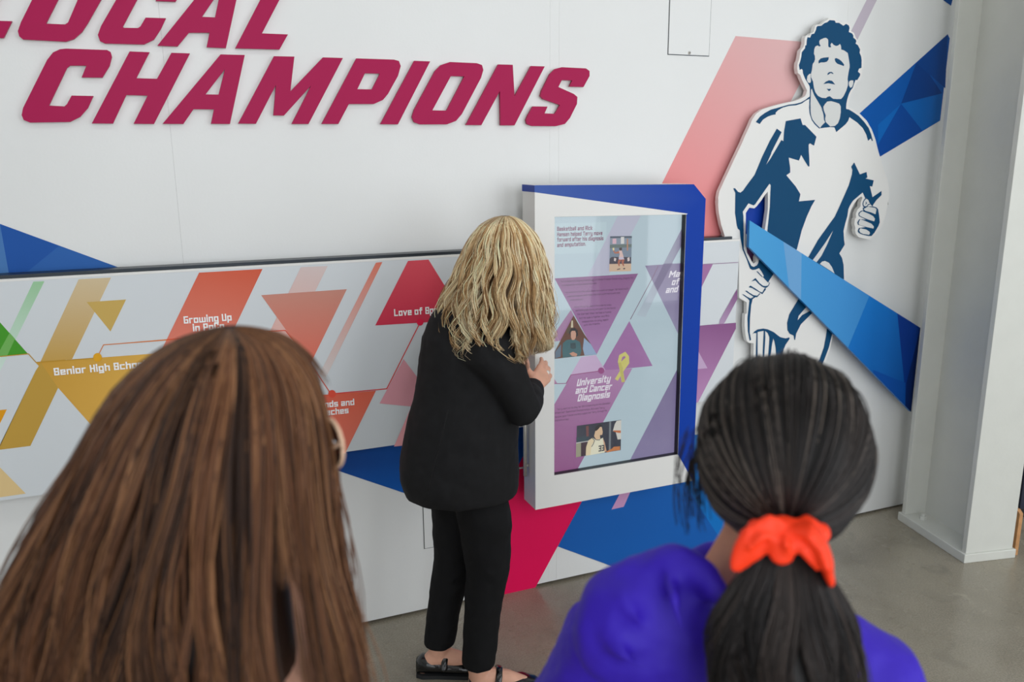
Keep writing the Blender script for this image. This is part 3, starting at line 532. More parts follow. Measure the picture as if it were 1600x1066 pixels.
def glass():
    M = bpy.data.materials.new('screen_glass'); M.use_nodes = True; nt = M.node_tree; nt.nodes.clear(); L = nt.links.new
    o = nt.nodes.new('ShaderNodeOutputMaterial'); mx = nt.nodes.new('ShaderNodeMixShader'); t = nt.nodes.new('ShaderNodeBsdfTransparent'); g = nt.nodes.new('ShaderNodeBsdfGlossy'); f = nt.nodes.new('ShaderNodeFresnel')
    g.inputs['Roughness'].default_value = .03; f.inputs['IOR'].default_value = 1.5; L(f.outputs[0], mx.inputs[0]); L(t.outputs[0], mx.inputs[1]); L(g.outputs[0], mx.inputs[2]); L(mx.outputs[0], o.inputs[0]); return M
M_glass = glass()
gl = pydata('glass_pane', [(xs0, YS-.0115, zs0), (xs1, YS-.0115, zs0), (xs1, YS-.0115, zs1), (xs0, YS-.0115, zs1)], [(0, 1, 2, 3)], M_glass); under(gl, ks)
# pull handle on the left side of the frame
hx = kx0-.001; ha = Geo(); zb = W(822, 743, -.15)[2]; zt = zb+.34
ha.limb([(hx-.012, -.125, zb-.012), (hx-.012, -.125, zt+.01)], [.0075, .0075], cap=False); ha.limb([(hx+.001, -.125, zb+.03), (hx-.012, -.125, zb+.03)], [.006, .006], cap=False); ha.limb([(hx+.001, -.125, zt-.03), (hx-.012, -.125, zt-.03)], [.006, .006], cap=False)
ha.obj('pull_handle', M_metal, ks)
hb = Geo(); hb.limb([(hx, -.10, zb+.012), (hx-.032, -.10, zb+.012), (hx-.038, -.10, zb+.018), (hx-.038, -.10, zt-.02), (hx-.032, -.10, zt-.014), (hx, -.10, zt-.014)], [.0035]*6, cap=False); hb.obj('handle_rod', M_metal, ks)

# ------------------------------------------------------------------ steel column
A, Bq, Cq = FL(1402, 812), FL(1506, 881), FL(1583, 870); u = unit(Bq-A); v = np.array([-u[1], u[0], 0]); v = v if np.dot(v, Cq-Bq) > 0 else -v; Lu = np.linalg.norm(Bq-A); Lv = float(np.dot(Cq-Bq, v))
sc_ = thing('steel_column', 'pale grey painted steel H-column with bolted base plate at the end of the wall', 'column', tuple(A+u*Lu/2+v*Lv/2))
def obox(name, u0, u1, v0, v1, z0, z1, m, bev=.0015):
    bm = bmesh.new(); bmesh.ops.create_cube(bm, size=1)
    for q in bm.verts:
        p = A+u*(u0+(u1-u0)*(q.co.x+.5))+v*(v0+(v1-v0)*(q.co.y+.5)); q.co = Vector((p[0], p[1], z0+(z1-z0)*(q.co.z+.5)))
    bmesh.ops.recalc_face_normals(bm, faces=bm.faces[:])
    if bev: bmesh.ops.bevel(bm, geom=bm.edges[:], offset=bev, segments=2, affect='EDGES', profile=.5)
    me = bpy.data.meshes.new(name); bm.to_mesh(me); bm.free(); return under(link(name, me, m), sc_)
hp = .042
obox('base_plate', 0, Lu, 0, Lv, 0, hp, M_steel, .003)
obox('flange', .012, .036, .012, Lv-.012, hp, ZC, M_steel); obox('flange', Lu-.036, Lu-.010, .012, Lv-.012, hp, ZC, M_steel); obox('web', .036, Lu-.036, Lv*.5-.008, Lv*.5+.008, hp, ZC, M_steel, 0)
for vs in (.24, .76):
    g = Geo(); c = A+u*.10+v*Lv*vs; g.limb([c+np.array([0, 0, hp]), c+np.array([0, 0, hp+.016])], [.017, .017], n=6, cap=False); g.limb([c+np.array([0, 0, hp+.014]), c+np.array([0, 0, hp+.028])], [.009, .009], n=12, cap=False); g.obj('anchor_bolt', M_steel, sc_, smooth=False)
# things beyond the column
bc = FL(1588, 868)+u*(-.10)
wb = Geo(); p0 = A+u*(Lu-.02)+v*(Lv+.012)
pts = [p0-u*.16, p0, p0+np.array([0, 0, .20]), p0-u*.02+np.array([0, 0, .215]), p0-u*.16+np.array([0, 0, .215])]
wb.V = [tuple(p+np.array([0, 0, .001])) for p in pts]+[tuple(p+v*.018+np.array([0, 0, .001])) for p in pts]; wb.F = [(0, 1, 2, 3, 4), (9, 8, 7, 6, 5)]+[(i, (i+1) % 5, (i+1) % 5+5, i+5) for i in range(5)]
o = wb.obj('wooden_board', M_wood, smooth=False); tag(o, 'small plywood offcut standing on the floor against the right side of the steel column', 'board')
ca = FL(1589, 815); cb_ = thing('steel_cabinet', 'dark navy steel cabinet standing beyond the column at the edge of view', 'cabinet', (ca[0]+.3, ca[1]+.2, 0))
box('body', (ca[0], ca[1]+.012, .05), (ca[0]+.6, ca[1]+.34, 1.0), M_navy, cb_, .006); box('plinth', (ca[0]+.01, ca[1]+.02, 0), (ca[0]+.59, ca[1]+.33, .05), M_dark, cb_); box('door', (ca[0]+.01, ca[1], .06), (ca[0]+.295, ca[1]+.011, .98), M_navy, cb_, .003); box('door', (ca[0]+.305, ca[1], .06), (ca[0]+.59, ca[1]+.011, .98), M_navy, cb_, .003)

# ------------------------------------------------------------------ people
RT = unit([.925, -.38, 0]); FW = unit([.38, .925, 0]); UP = np.array([0, 0, 1.0])      # plan directions used to lay hair and clothes
def head_parts(g, c, R, s=1.0):
    """skull, jaw and features; R columns = right, forward, up of the head"""
    P_ = lambda x, y, z: c+R@(np.array([x, y, z])*s)
    g.ball(P_(0, 0, .022), R@np.diag([.074, .094, .096])*s, 24, 16); g.ball(P_(0, .022, -.045), R@np.diag([.058, .064, .07])*s, 20, 12); g.ball(P_(0, .066, -.085), R@np.diag([.028, .024, .024])*s)
    g.limb([P_(0, .088, .012), P_(0, .106, -.022)], [.008*s, .012*s], 10); g.ball(P_(0, .1, -.028), R@np.diag([.016, .012, .009])*s)
    for q in (-1, 1):
        g.limb([P_(q*.012, .088, .022), P_(q*.046, .078, .02)], [.009*s, .007*s], 8); g.ball(P_(q*.04, .068, -.022), R@np.diag([.022, .018, .016])*s)
        g.ball(P_(q*.077, -.005, -.012), R@np.array([[.008, 0, 0], [q*.004, .018, -.004], [0, .003, .031]])*s); g.ball(P_(q*.066, -.002, -.03), R@np.diag([.012, .012, .014])*s)
    g.limb([P_(-.022, .083, -.056), P_(0, .091, -.053), P_(.022, .083, -.056)], [.005*s, .007*s, .005*s], 8); g.limb([P_(-.018, .082, -.065), P_(0, .089, -.066), P_(.018, .082, -.065)], [.005*s, .008*s, .005*s], 8)
def eyes(c, R, par, s=1.0):
    for q in (-1, 1):
        g = Geo(); g.ball(c+R@(np.array([q*.032, .078, .004])*s), np.diag([.0125]*3)*s, 12, 8); g.obj('eye', M_eye, par)
def hand(g, w, d, n, th, curl=(25, 35, 25), spread=.12, L=.175):
    """palm and five fingers from wrist w; d finger direction, n palm normal, th thumb side"""
    d = unit(d); n = unit(n-np.dot(n, d)*d); th = unit(th-np.dot(th, d)*d-np.dot(th, n)*n); k = L/.175
    tips = []
    for i, (o, pl, fl, r) in enumerate(((.027, .088, .070, .0085), (.009, .092, .079, .009), (-.009, .088, .073, .0085), (-.026, .080, .058, .0075))):
        b = w+d*.004*k+th*o*.6*k; kn = w+d*pl*k+th*o*k-n*.003
        g.limb([b, kn], [.0135*k, .0115*k], 10)
        a = 0; p = kn; dd = unit(d+th*o/.027*spread); pts = [p-dd*.01]; rr = [r*k]
        for f, cv, sh in zip((.46, .30, .24), curl, (1, .92, .8)):
            a += math.radians(cv); dv = dd*math.cos(a)+n*math.sin(a); p = p+dv*fl*f*k; pts.append(p); rr.append(r*k*sh)
        g.limb(pts, rr, 10); tips.append(pts)
    b = w+d*.022*k+th*.022*k+n*.006; p1 = b+(d*.55+th*.75+n*.2)*.042*k; p2 = p1+(d*.85+th*.4+n*.3)*.032*k; p3 = p2+(d*.95+th*.1+n*.25)*.026*k
    g.limb([w+d*.01*k+th*.01*k, b, p1, p2, p3], [.013*k, .015*k, .0115*k, .0095*k, .0075*k], 10)
    return tips
def strand_mesh(name, curves, radii, colors, m, parent, extra=None):
    """thousands of fine tapering locks as one part: curves (n, k, 3), three-sided"""
    Cv = np.asarray(curves, dtype=np.float64); n, k, _ = Cv.shape
    T = np.gradient(Cv, axis=1); T /= np.linalg.norm(T, axis=2, keepdims=True)+1e-9
    ref = np.array([.31, .77, .55]); A = np.cross(T, ref); A /= np.linalg.norm(A, axis=2, keepdims=True)+1e-9; Bv = np.cross(T, A)
    r = np.asarray(radii)[:, :, None]; V = np.empty((n, k, 3, 3))
    for j in range(3):
        a = 2*math.pi*j/3; V[:, :, j] = Cv+r*(A*math.cos(a)+Bv*math.sin(a))
    idx = np.arange(n*k*3).reshape(n, k, 3); F = np.empty((n, k-1, 3, 4), dtype=np.int32)
    for j in range(3):
        q = (j+1) % 3; F[:, :, j, 0] = idx[:, :-1, j]; F[:, :, j, 1] = idx[:, :-1, q]; F[:, :, j, 2] = idx[:, 1:, q]; F[:, :, j, 3] = idx[:, 1:, j]
    Vf = V.reshape(-1, 3); Ff = F.reshape(-1, 4); Cc = np.repeat(np.asarray(colors), 3, axis=1).reshape(-1, 3)
    loops = Ff.ravel(); starts = np.arange(len(Ff))*4; tot = np.full(len(Ff), 4)
    if extra is not None:                  # the close under-hair on the scalp
        g, c0 = extra; b = len(Vf); Vf = np.vstack([Vf, np.array(g.V)]); Cc = np.vstack([Cc, np.tile(np.array(lin(c0)), (len(g.V), 1))])
        el = []; es = []; et = []; p = len(loops)
        for f in g.F: es.append(p); et.append(len(f)); el += [b+q for q in f]; p += len(f)
        loops = np.concatenate([loops, el]); starts = np.concatenate([starts, es]); tot = np.concatenate([tot, et])
    me = bpy.data.meshes.new(name); me.vertices.add(len(Vf)); me.vertices.foreach_set('co', Vf.ravel().astype(np.float32))
    me.loops.add(len(loops)); me.loops.foreach_set('vertex_index', loops.astype(np.int32)); me.polygons.add(len(starts)); me.polygons.foreach_set('loop_start', starts.astype(np.int32))
    me.update(calc_edges=True)
    a = me.color_attributes.new('Col', 'FLOAT_COLOR', 'POINT'); a.data.foreach_set('color', np.hstack([Cc, np.ones((len(Cc), 1))]).astype(np.float32).ravel())
    me.polygons.foreach_set('use_smooth', [True]*len(me.polygons))
    o = link(name, me, m); under(o, parent); return tag(o, kind='stuff')
def ring_px(rows, dep=None, Y=None, back=0.0, bfac=.9, bmin=None):
    """horizontal rings of a hanging shape from left/right outline places"""
    out = []
    for row in rows:
        y, l, r = row[:3]; f = row[3] if len(row) > 3 else bfac
        c = W((l+r)/2, y, Y) if dep is None else D((l+r)/2, y, dep)
        d = float((ROWS@(c-CAM))[2]); a = (r-l)/2*d/FPX; b = a*f
        if bmin: b = min(b, bmin)
        out.append((c+FW*back, RT*a, FW*b))
    return out
def ring_at(rings, s):
    x = s*(len(rings)-1); i = np.clip(np.floor(x).astype(int), 0, len(rings)-2); f = (x-i)[..., None]
    A = np.array([np.concatenate(r) for r in rings]); return A[i]*(1-f)+A[i+1]*f
def hanging_hair(rings, n, k, pal, rad, wave=(.02, 9), clump=70, gap=None, smin=.78, layer=(.78, 1.0), keep=lambda th, sx: sx, pull=.5, stray=.04, top=0.0):
    th = rng.uniform(0, 2*math.pi, n); lay = layer[0]+(layer[1]-layer[0])*np.sqrt(rng.random(n)); s1 = smin+(1-smin)*rng.random(n)**.8
    cl = (rng.random(clump)*2*math.pi); ci = np.argmin(np.abs((th[:, None]-cl[None]+math.pi) % (2*math.pi)-math.pi), axis=1); cph = rng.random(clump)*6.28; cwl = .7+.6*rng.random(clump); cend = smin+(1-smin)*rng.random(clump)
    s1 = .45*s1+.55*cend[ci]; s1 = np.array([keep(t, s) for t, s in zip(th, s1)]); s0 = top+.03*rng.random(n)
    t = np.linspace(0, 1, k)[None]; s = s0[:, None]+(s1-s0)[:, None]*t
    d = (cl[ci]-th+math.pi) % (2*math.pi)-math.pi
    ph = cph[ci]+rng.normal(0, .35, n); tt = th[:, None]+d[:, None]*pull*s**1.5
    wv = wave[0]*np.clip(s*1.5-.25, 0, 1)**1.3
    R = ring_at(rings, s); amp = np.linalg.norm(R[..., 3:6], axis=2)
    tt = tt+wv*np.sin(wave[1]*s*cwl[ci][:, None]+ph[:, None])/np.maximum(amp, .03); ly = lay[:, None]*(1+wv*.8*np.cos(wave[1]*s*cwl[ci][:, None]+ph[:, None]*1.3)/np.maximum(amp, .03))
    st = rng.random(n) < stray; ly = ly+np.where(st, rng.random(n)*.14, 0)[:, None]*t
    P_ = R[..., :3]+ly[..., None]*(R[..., 3:6]*np.cos(tt)[..., None]+R[..., 6:9]*np.sin(tt)[..., None])
    c0 = np.array([lin(p) for p in pal]); ccol = rng.integers(0, len(pal), clump); pick = np.where(rng.random(n) < .5, ccol[ci], rng.integers(0, len(pal), n)); col = c0[pick]*(1+rng.normal(0, .1, n))[:, None]
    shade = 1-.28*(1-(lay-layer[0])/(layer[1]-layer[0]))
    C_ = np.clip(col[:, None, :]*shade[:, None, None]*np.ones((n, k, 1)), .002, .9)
    r = rad*(.8+.5*rng.random(n))[:, None]*np.clip(1.15-t**2.5, .12, 1)
    return P_, r, C_
def shrink(rings, f, n=32):
    g = Geo(); g.loft([(c, a*f, b*f) for c, a, b in rings], n); return g

# ---- the woman in black at the screen
wo = thing('person', 'person with long wavy blond hair and a black suit, one hand on the touch screen', 'person', (.80, -.47, 0))
HY = -.455
hc = W(784, 418, HY)+np.array([.01, 0, 0])
yw, pt = math.radians(-68), math.radians(-28)
Rz = np.array([[math.cos(yw), -math.sin(yw), 0], [math.sin(yw), math.cos(yw), 0], [0, 0, 1]]); Rx = np.array([[1, 0, 0], [0, math.cos(pt), -math.sin(pt)], [0, math.sin(pt), math.cos(pt)]])
HR = Rz@Rx
nb = W(748, 497, -.45); sR, eR, wR = W(772, 548, -.555), W(818, 640, -.59), W(835, 603, -.36); tipd = W(872, 552, -.20)
sL = W(700, 520, -.31)+np.array([.05, .0, 0]); eL = sL+np.array([.03, .06, -.25]); wL = eL+np.array([.17, -.06, .10])
pel = np.array([.80, -.455, .86]); wai = np.array([.815, -.452, .99])
hipR, kR, aR = np.array([.835, -.50, .79]), W(762, 888, -.535), W(748, 1050, -.555); hipL, kL, aL = np.array([.80, -.385, .80]), W(709, 875, -.40), W(686, 1018, -.405)
toeR = FL(735, 1087)+np.array([.215, -.055, .018]); toeL = FL(652, 1062)+np.array([.215, -.045, .018]); heR = FL(738, 1082)+np.array([.012, 0, .028]); heL = FL(656, 1054)+np.array([.012, 0, .028])
g = Geo(); head_parts(g, hc, HR); g.limb([hc+HR@np.array([0, -.02, -.05]), nb], [.05, .056], 16)
g.loft([(pel, RT*.15, FW*.115), (wai, RT*.125, FW*.095), ((wai+nb)/2+np.array([0, 0, .02]), RT*.15, FW*.105), (nb-UP*.05, RT*.12, FW*.085)])
g.limb([nb-UP*.05, sR], [.045, .038]); g.limb([nb-UP*.05, sL], [.045, .038])
g.limb([sR, eR, wR], [.040, .036, .026], 14); g.limb([sL, eL, wL], [.048, .038, .026], 14)
for h, kn, an, he, to in ((hipR, kR, aR, heR, toeR), (hipL, kL, aL, heL, toeL)):
    g.limb([h, kn, an], [.072, .056, .037], 16); g.limb([he, an+np.array([0, 0, -.01])], [.026, .036], 12); g.limb([an-UP*.015, (an+to)/2, to], [.036, .03, .018], 12)
tips = hand(g, wR, tipd-wR, np.array([.25, .95, -.1]), np.array([-.5, .1, .9]), curl=(9, 12, 8), spread=.10, L=.18)
hand(g, wL, np.array([-.1, -.45, .9]), np.array([-.8, -.3, -.2]), np.array([-.3, -.8, -.4]), curl=(30, 40, 25))
g.fused('body', M_skin, wo, voxel=.0045, relax=3)
eyes(hc, HR, wo)
rg = Geo(); f3 = tips[2]; c = f3[0]*.35+f3[1]*.65; dv = unit(f3[1]-f3[0]); a_ = unit(np.cross(dv, UP)); b_ = np.cross(dv, a_)
rg.rings([[c+dv*o+(a_*math.cos(2*math.pi*j/16)+b_*math.sin(2*math.pi*j/16))*.0098 for j in range(16)] for o in (-.0025, .0025)]); rg.obj('finger_ring', M_metal, wo)
rp = Geo(); rp.ball(c-FW*.013+UP*.002, np.diag([.0085, .007, .0085]), 14, 10); rp.obj('ring_pearl', M_pearl, wo)
# trousers
g = Geo()
g.loft([(pel+UP*.12, RT*.135, FW*.105), (pel+UP*.02, RT*.155, FW*.125), (pel-UP*.07, RT*.155, FW*.125)])
def trouser(h, kn, an, hem, r):
    p0 = h-UP*.03; R_ = []
    for c, a in ((p0, r[0]), (p0*.5+kn*.5+np.array([.012, 0, 0]), r[1]), (kn, r[2]), (kn*.55+an*.45-np.array([.006, 0, 0]), r[3]), (an+UP*hem, r[4])):
        R_.append((c, RT*a, FW*a*.95))
    fine = []
    for i in range(len(R_)-1):
        for f in np.linspace(0, 1, 6, endpoint=False): fine.append(tuple(np.array(R_[i][q])*(1-f)+np.array(R_[i+1][q])*f for q in range(3)))
    fine.append(R_[-1]); g.loft(fine, 28)
trouser(hipR, kR, aR, .028, (.094, .090, .073, .061, .056)); trouser(hipL, kL, aL, .028, (.105, .088, .069, .060, .055))
for kn, sg in ((kR, 1), (kL, 1)):
    for dz, rr in ((.035, .010), (-.03, .012), (-.075, .009)): g.limb([kn+UP*dz-RT*.052-FW*.035, kn+UP*(dz-.012)-FW*.066, kn+UP*(dz+.012)+RT*.052-FW*.035], [.006, rr, .006], 8)
g.fused('trousers', M_trouser, wo, voxel=.007, relax=5, ripple=.008, rscale=.06)
# blazer
g = Geo()
J = ring_px([(462, 712, 768, 1.1), (476, 686, 790, .85), (495, 671, 803, .75), (525, 660, 812, .7), (560, 654, 818, .68), (600, 649, 815, .68), (640, 640, 811, .72), (680, 631, 811, .76), (715, 625, 811, .78), (745, 624, 810, .80), (760, 629, 810, .82), (770, 635, 808, .82)], Y=-.45)
g.loft(J, 36)
g.limb([sR+np.array([-.085, .06, .0]), sR+np.array([-.03, .015, .0]), sR*.55+eR*.45, eR, eR*.5+wR*.5, wR*.84+eR*.16], [.05, .076, .068, .060, .051, .041], 18, cap=False); g.limb([sL, sL*.5+eL*.5, eL, eL*.5+wL*.5, wL*.93+eL*.07], [.07, .06, .054, .047, .042], 16, cap=False)
g.limb([nb+FW*.0-UP*.0-RT*.02, nb-UP*.02+RT*.03], [.062, .066], 16); g.limb([nb-UP*.055, (nb+sR)/2-UP*.01, sR+UP*.004], [.07, .078, .074], 16)
sv = lambda p, q: np.array(p)*(1-q)
g.fused('blazer', M_cloth, wo, voxel=.0065, relax=4, ripple=.012, rscale=.085)
sm = Geo(); sm.limb([W(700, 640, -.603), W(688, 690, -.618), W(676, 735, -.618), W(668, 768, -.600)], [.0022]*4, 6, cap=False); sm.obj('back_seam', M_cloth, wo)
# shoes
for he, to, an in ((heR, toeR, aR), (heL, toeL, aL)):
    g = Geo(); d = unit((to-he)*np.array([1, 1, 0])); sd = np.array([-d[1], d[0], 0]); L_ = np.linalg.norm((to-he)[:2])
    rows = ((-.022, .024, .048), (0.0, .034, .062), (.05, .035, .052), (.11, .040, .040), (.16, .044, .040), (L_, .036, .030), (L_+.022, .018, .016))
    b0 = np.array([he[0], he[1], 0]); n = 20; RR = []
    for x, w_, hh in rows:
        ring = []
        for j in range(n):
            t = 2*math.pi*j/n; zz = .012+hh*.5+hh*.5*math.sin(t); ring.append(b0+d*x+sd*w_*math.copysign(abs(math.cos(t))**.7, math.cos(t))+UP*zz)
        RR.append(ring)
    g.rings(RR); sh = g.obj('shoe', M_shoe, wo)
    so = Geo(); so.rings([[b0+d*x+sd*w_*1.04*y_+UP*z_ for y_, z_ in ((-1, .0), (1, .0), (1, .014), (-1, .014))] for x, w_, hh in rows]); s_ = so.obj('sole', M_dark, None, smooth=False); under(s_, wo); s_.parent = sh
    st = Geo(); st.limb([b0+d*.075-sd*.044+UP*.045, b0+d*.08-sd*.03+UP*.075, b0+d*.082+UP*.086, b0+d*.08+sd*.03+UP*.075, b0+d*.075+sd*.044+UP*.045], [.011]*5, 10, side=d, squash=.35); s_ = st.obj('shoe_strap', M_shoe, None); under(s_, wo); s_.parent = sh
# hair
BR = ring_px([(338, 782, 797), (340, 772, 806), (344, 762, 814), (351, 750, 823), (364, 738, 835), (382, 727, 845), (402, 719, 852), (426, 709, 856), (450, 697, 859), (475, 686, 862), (500, 682, 862), (522, 683, 863), (540, 690, 858), (552, 700, 848), (564, 712, 838)], Y=HY, bfac=.88)
def keep(th, s):
    a = (math.degrees(th)+180) % 360-180
    if 30 < a < 100: return min(s, .42)
    if -18 < a <= 30: return min(s, .86+.08*random.random())
    if -50 < a <= -18: return min(s, .80+.10*random.random())
    return s
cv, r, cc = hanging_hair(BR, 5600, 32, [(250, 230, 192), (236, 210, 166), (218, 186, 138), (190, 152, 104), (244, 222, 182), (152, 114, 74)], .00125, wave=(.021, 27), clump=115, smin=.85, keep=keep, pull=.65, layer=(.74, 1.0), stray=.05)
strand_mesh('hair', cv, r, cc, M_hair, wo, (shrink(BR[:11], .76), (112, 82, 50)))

# ---- the two onlookers close to the camera
def standing(name, label, hc, heading, skin, top_m, leg_m, sw=.19, ox=0.0, oy=0.0):
    """standing figure seen from behind, arms hanging; heading = direction the chest faces, in plan"""
    fx = unit([heading[0], heading[1], 0]); rx = np.array([fx[1], -fx[0], 0]); zh = hc[2]; L = lambda x, y, z: np.array([hc[0], hc[1], 0])+RT*ox+FW*oy+rx*x+fx*y+UP*z
    ro = thing(name, label, 'person', tuple(L(0, .02, 0))); g = Geo(); R_ = np.column_stack([rx, fx, UP]); zs = zh-.235; zp = zh*.565
    return ro, g, L, rx, fx, zs, zp
def finish(ro, g, L, rx, fx, zs, zp, skin, leg_m, Rh, hc, sw, dy):
    head_parts(g, hc, Rh); g.limb([hc+Rh@np.array([0, -.02, -.05]), L(0, dy, zs+.06)], [.053, .058], 18)
    g.loft([(L(0, dy, zp-.02), rx*.15, fx*.11), (L(0, dy, zp+.18), rx*.125, fx*.09), (L(0, dy, zs-.12), rx*.15, fx*.105), (L(0, dy, zs+.01), rx*.135, fx*.08), (L(0, dy, zs+.05), rx*.06, fx*.06)])
    for q in (-1, 1):
        sh, el, wr = L(q*(sw-.04), dy, zs-.02), L(q*(sw+.015), dy-.015, zs-.30), L(q*(sw+.01), dy+.05, zs-.53)
        g.limb([L(q*.05, dy, zs+.015), sh, el, wr], [.05, .05, .037, .025], 14); hand(g, wr, np.array([0, 0, -1.0])+fx*.15, -rx*q, fx, curl=(18, 25, 18))
        hp_, kn, an = L(q*.085, dy, zp-.03), L(q*.09, dy+.01, zp*.53), L(q*.095, dy-.02, .085)
        g.limb([hp_, kn, an], [.085, .055, .036], 16); g.limb([an+UP*-.01, L(q*.10, dy+.06, .05), L(q*.105, dy+.16, .03)], [.036, .03, .018], 12)
        t = Geo(); t.limb([hp_+UP*.02, kn, an+UP*.02], [.097, .068, .055], 20, cap=False)
        if q < 0: legs = t
        else:
            t.V, o = legs.V+t.V, len(legs.V); t.F = legs.F+[tuple(i+o for i in f) for f in t.F]
            t.loft([(L(0, dy, zp-.12), rx*.16, fx*.12), (L(0, dy, zp-.02), rx*.17, fx*.125), (L(0, dy, zp+.10), rx*.15, fx*.11)]); t.fused('trousers', leg_m, ro, voxel=.011, relax=4, ripple=.008, rscale=.08)
        s = Geo(); b0 = L(q*.095, dy-.02, 0); RR = []
        for x, w_, hh in ((-.035, .026, .05), (-.01, .036, .07), (.05, .038, .066), (.12, .043, .05), (.18, .040, .042), (.215, .02, .026)): RR.append([b0+fx*x+rx*w_*math.copysign(abs(math.cos(2*math.pi*j/18))**.7, math.cos(2*math.pi*j/18))+UP*(.002+hh*.5+hh*.5*math.sin(2*math.pi*j/18)) for j in range(18)])
        s.rings(RR); s.obj('shoe', M_shoe, ro)
    g.fused('body', skin, ro, voxel=.0055, relax=3); eyes(hc, Rh, ro)
# right: black ponytail, orange scrunchie, violet hooded jacket
h2 = D(1224, 706, .95)+FW*.004; f2 = unit(FW+RT*.30); fh = unit(FW-RT*.05); Rh2 = np.column_stack([np.array([fh[1], -fh[0], 0]), fh, UP])
hb2 = h2-UP*.032+FW*.006
ro, g, L, rx, fx, zs, zp = standing('person', 'person seen from behind with a black ponytail in an orange scrunchie and a violet jacket', hb2, f2, M_skin_tan, M_jacket, M_denim, ox=-.04)
finish(ro, g, L, rx, fx, zs, zp, M_skin_tan, M_denim, Rh2, hb2, .19, .03)
g = Geo(); dy = .03
zz = h2[2]
JR = [(L(0, dy, zp-.06), rx*.185, fx*.13), (L(0, dy, zp+.12), rx*.17, fx*.122), (L(0, dy, zs-.20), rx*.182, fx*.13), (L(0, dy-.01, zs-.08), rx*.188, fx*.125), (L(0, dy-.01, zs-.01), rx*.165, fx*.105), (L(0, dy-.005, zs+.035), rx*.115, fx*.085), (L(0, dy, zs+.066), rx*.075, fx*.07)]
fine = []
for i in range(len(JR)-1):
    for f in np.linspace(0, 1, 4, endpoint=False): fine.append(tuple(JR[i][q]*(1-f)+JR[i+1][q]*f for q in range(3)))
g.loft(fine+[JR[-1]], 36)
for q in (-1, 1): g.limb([L(q*.09, dy-.005, zs+.005), L(q*.158, dy-.005, zs-.035), L(q*.21, dy-.02, zs-.16), L(q*.225, dy-.02, zs-.31), L(q*.222, dy+.045, zs-.50)], [.066, .074, .068, .058, .046], 20)
def col_ring(a, b, z, y, n=40): return [L(a*math.cos(2*math.pi*j/n), dy+y+b*math.sin(2*math.pi*j/n), z+.022*math.sin(2*math.pi*j/n)) for j in range(n)]
cr = col_ring(.082, .080, zs+.058, 0); g.limb(cr+[cr[0]], [.017]*len(cr)+[.017], 10)
g.limb([L(-.11, dy+.01, zs+.05), L(-.09, dy-.03, zs+.045), L(-.04, dy-.085, zs+.02), L(.02, dy-.105, zs-.01)], [.012, .024, .026, .015], 12)     # hood folded on the back
g.limb([L(.11, dy+.01, zs+.04), L(.09, dy-.04, zs+.03), L(.05, dy-.085, zs+.01)], [.012, .02, .016], 12)
for p0, p1, p2, r in (((-.15, -.06, -.01), (-.10, -.115, -.07), (-.03, -.13, -.12), .011), ((-.17, -.05, -.05), (-.13, -.105, -.12), (-.07, -.125, -.19), .010), ((-.085, -.09, .02), (-.06, -.12, -.05), (-.055, -.13, -.12), .009), ((.15, -.06, -.03), (.11, -.11, -.10), (.05, -.125, -.15), .010), ((-.20, -.06, -.12), (-.17, -.085, -.19), (-.12, -.11, -.24), .009)):
    g.limb([L(p0[0], dy+p0[1], zs+p0[2]), L(p1[0], dy+p1[1], zs+p1[2]), L(p2[0], dy+p2[1], zs+p2[2])], [r*.5, r, r*.5], 8)
g.limb([D(935, 935, .975), D(960, 920, .972), D(1000, 906, .965), D(1058, 884, .95), D(1098, 900, .925), D(1135, 938, .895)], [.022, .028, .032, .030, .022, .014], 16)      # hood lying on the left shoulder
g.ball(D(1025, 990, .962), np.column_stack([RT*.10, FW*.055, UP*.08]), 24, 14)
for pts, r in ((((960, 895, .955), (972, 935, .925), (1000, 975, .90)), .010), (((1040, 890, .93), (1052, 935, .895), (1065, 985, .88)), .010), (((930, 985, .935), (965, 1020, .905), (1010, 1045, .885)), .009)):
    g.limb([D(*q) for q in pts], [r*.6, r, r*.5], 8)
g.fused('jacket', M_jacket, ro, voxel=.006, relax=14, ripple=.014, rscale=.06)
# her hair: combed back to the tie
pb_ = D(1229, 842, .868); ax = unit(pb_-h2); e1 = unit(RT-np.dot(RT, ax)*ax); e2 = np.cross(ax, e1); HM = np.column_stack([RT*.0975, FW*.106, UP*.113])
Hinv = np.linalg.inv(HM); axu = unit(Hinv@(pb_-h2)); e1u = unit(np.array([1, 0, 0])-axu[0]*axu); e2u = np.cross(axu, e1u)
n = 3600; k = 18; ph = rng.uniform(0, 2*math.pi, n); t = np.linspace(0, 1, k)[None]
start = np.radians(rng.uniform(150, 176, n)); low = np.abs((ph-math.radians(270)+math.pi) % (2*math.pi)-math.pi)
dirs = np.cos(ph)[:, None]*e1u+np.sin(ph)[:, None]*e2u; wz = (dirs@Hinv@UP*.1 if False else dirs[:, 2])
start = np.where(wz < -.25, np.radians(rng.uniform(30, 62, n)), np.where(wz < .1, np.radians(rng.uniform(62, 92, n)), start))
ang = start[:, None]*(1-t**.9)+.04; lay = (.955+.06*rng.random(n))[:, None]+.012*np.sin(9*ph)[:, None]*np.ones((1, k)); phw = ph[:, None]+.05*np.sin(4*t+ph[:, None]*7)
dr = np.cos(phw)[..., None]*e1u+np.sin(phw)[..., None]*e2u
un = np.cos(ang)[..., None]*axu+np.sin(ang)[..., None]*dr; P1 = h2+(un*lay[..., None])@HM.T
fly = rng.random(n) < .035; P1 += (np.where(fly, rng.random(n)*.012, 0)[:, None]*np.sin(math.pi*t))[..., None]*unit([0, -.1, 1])
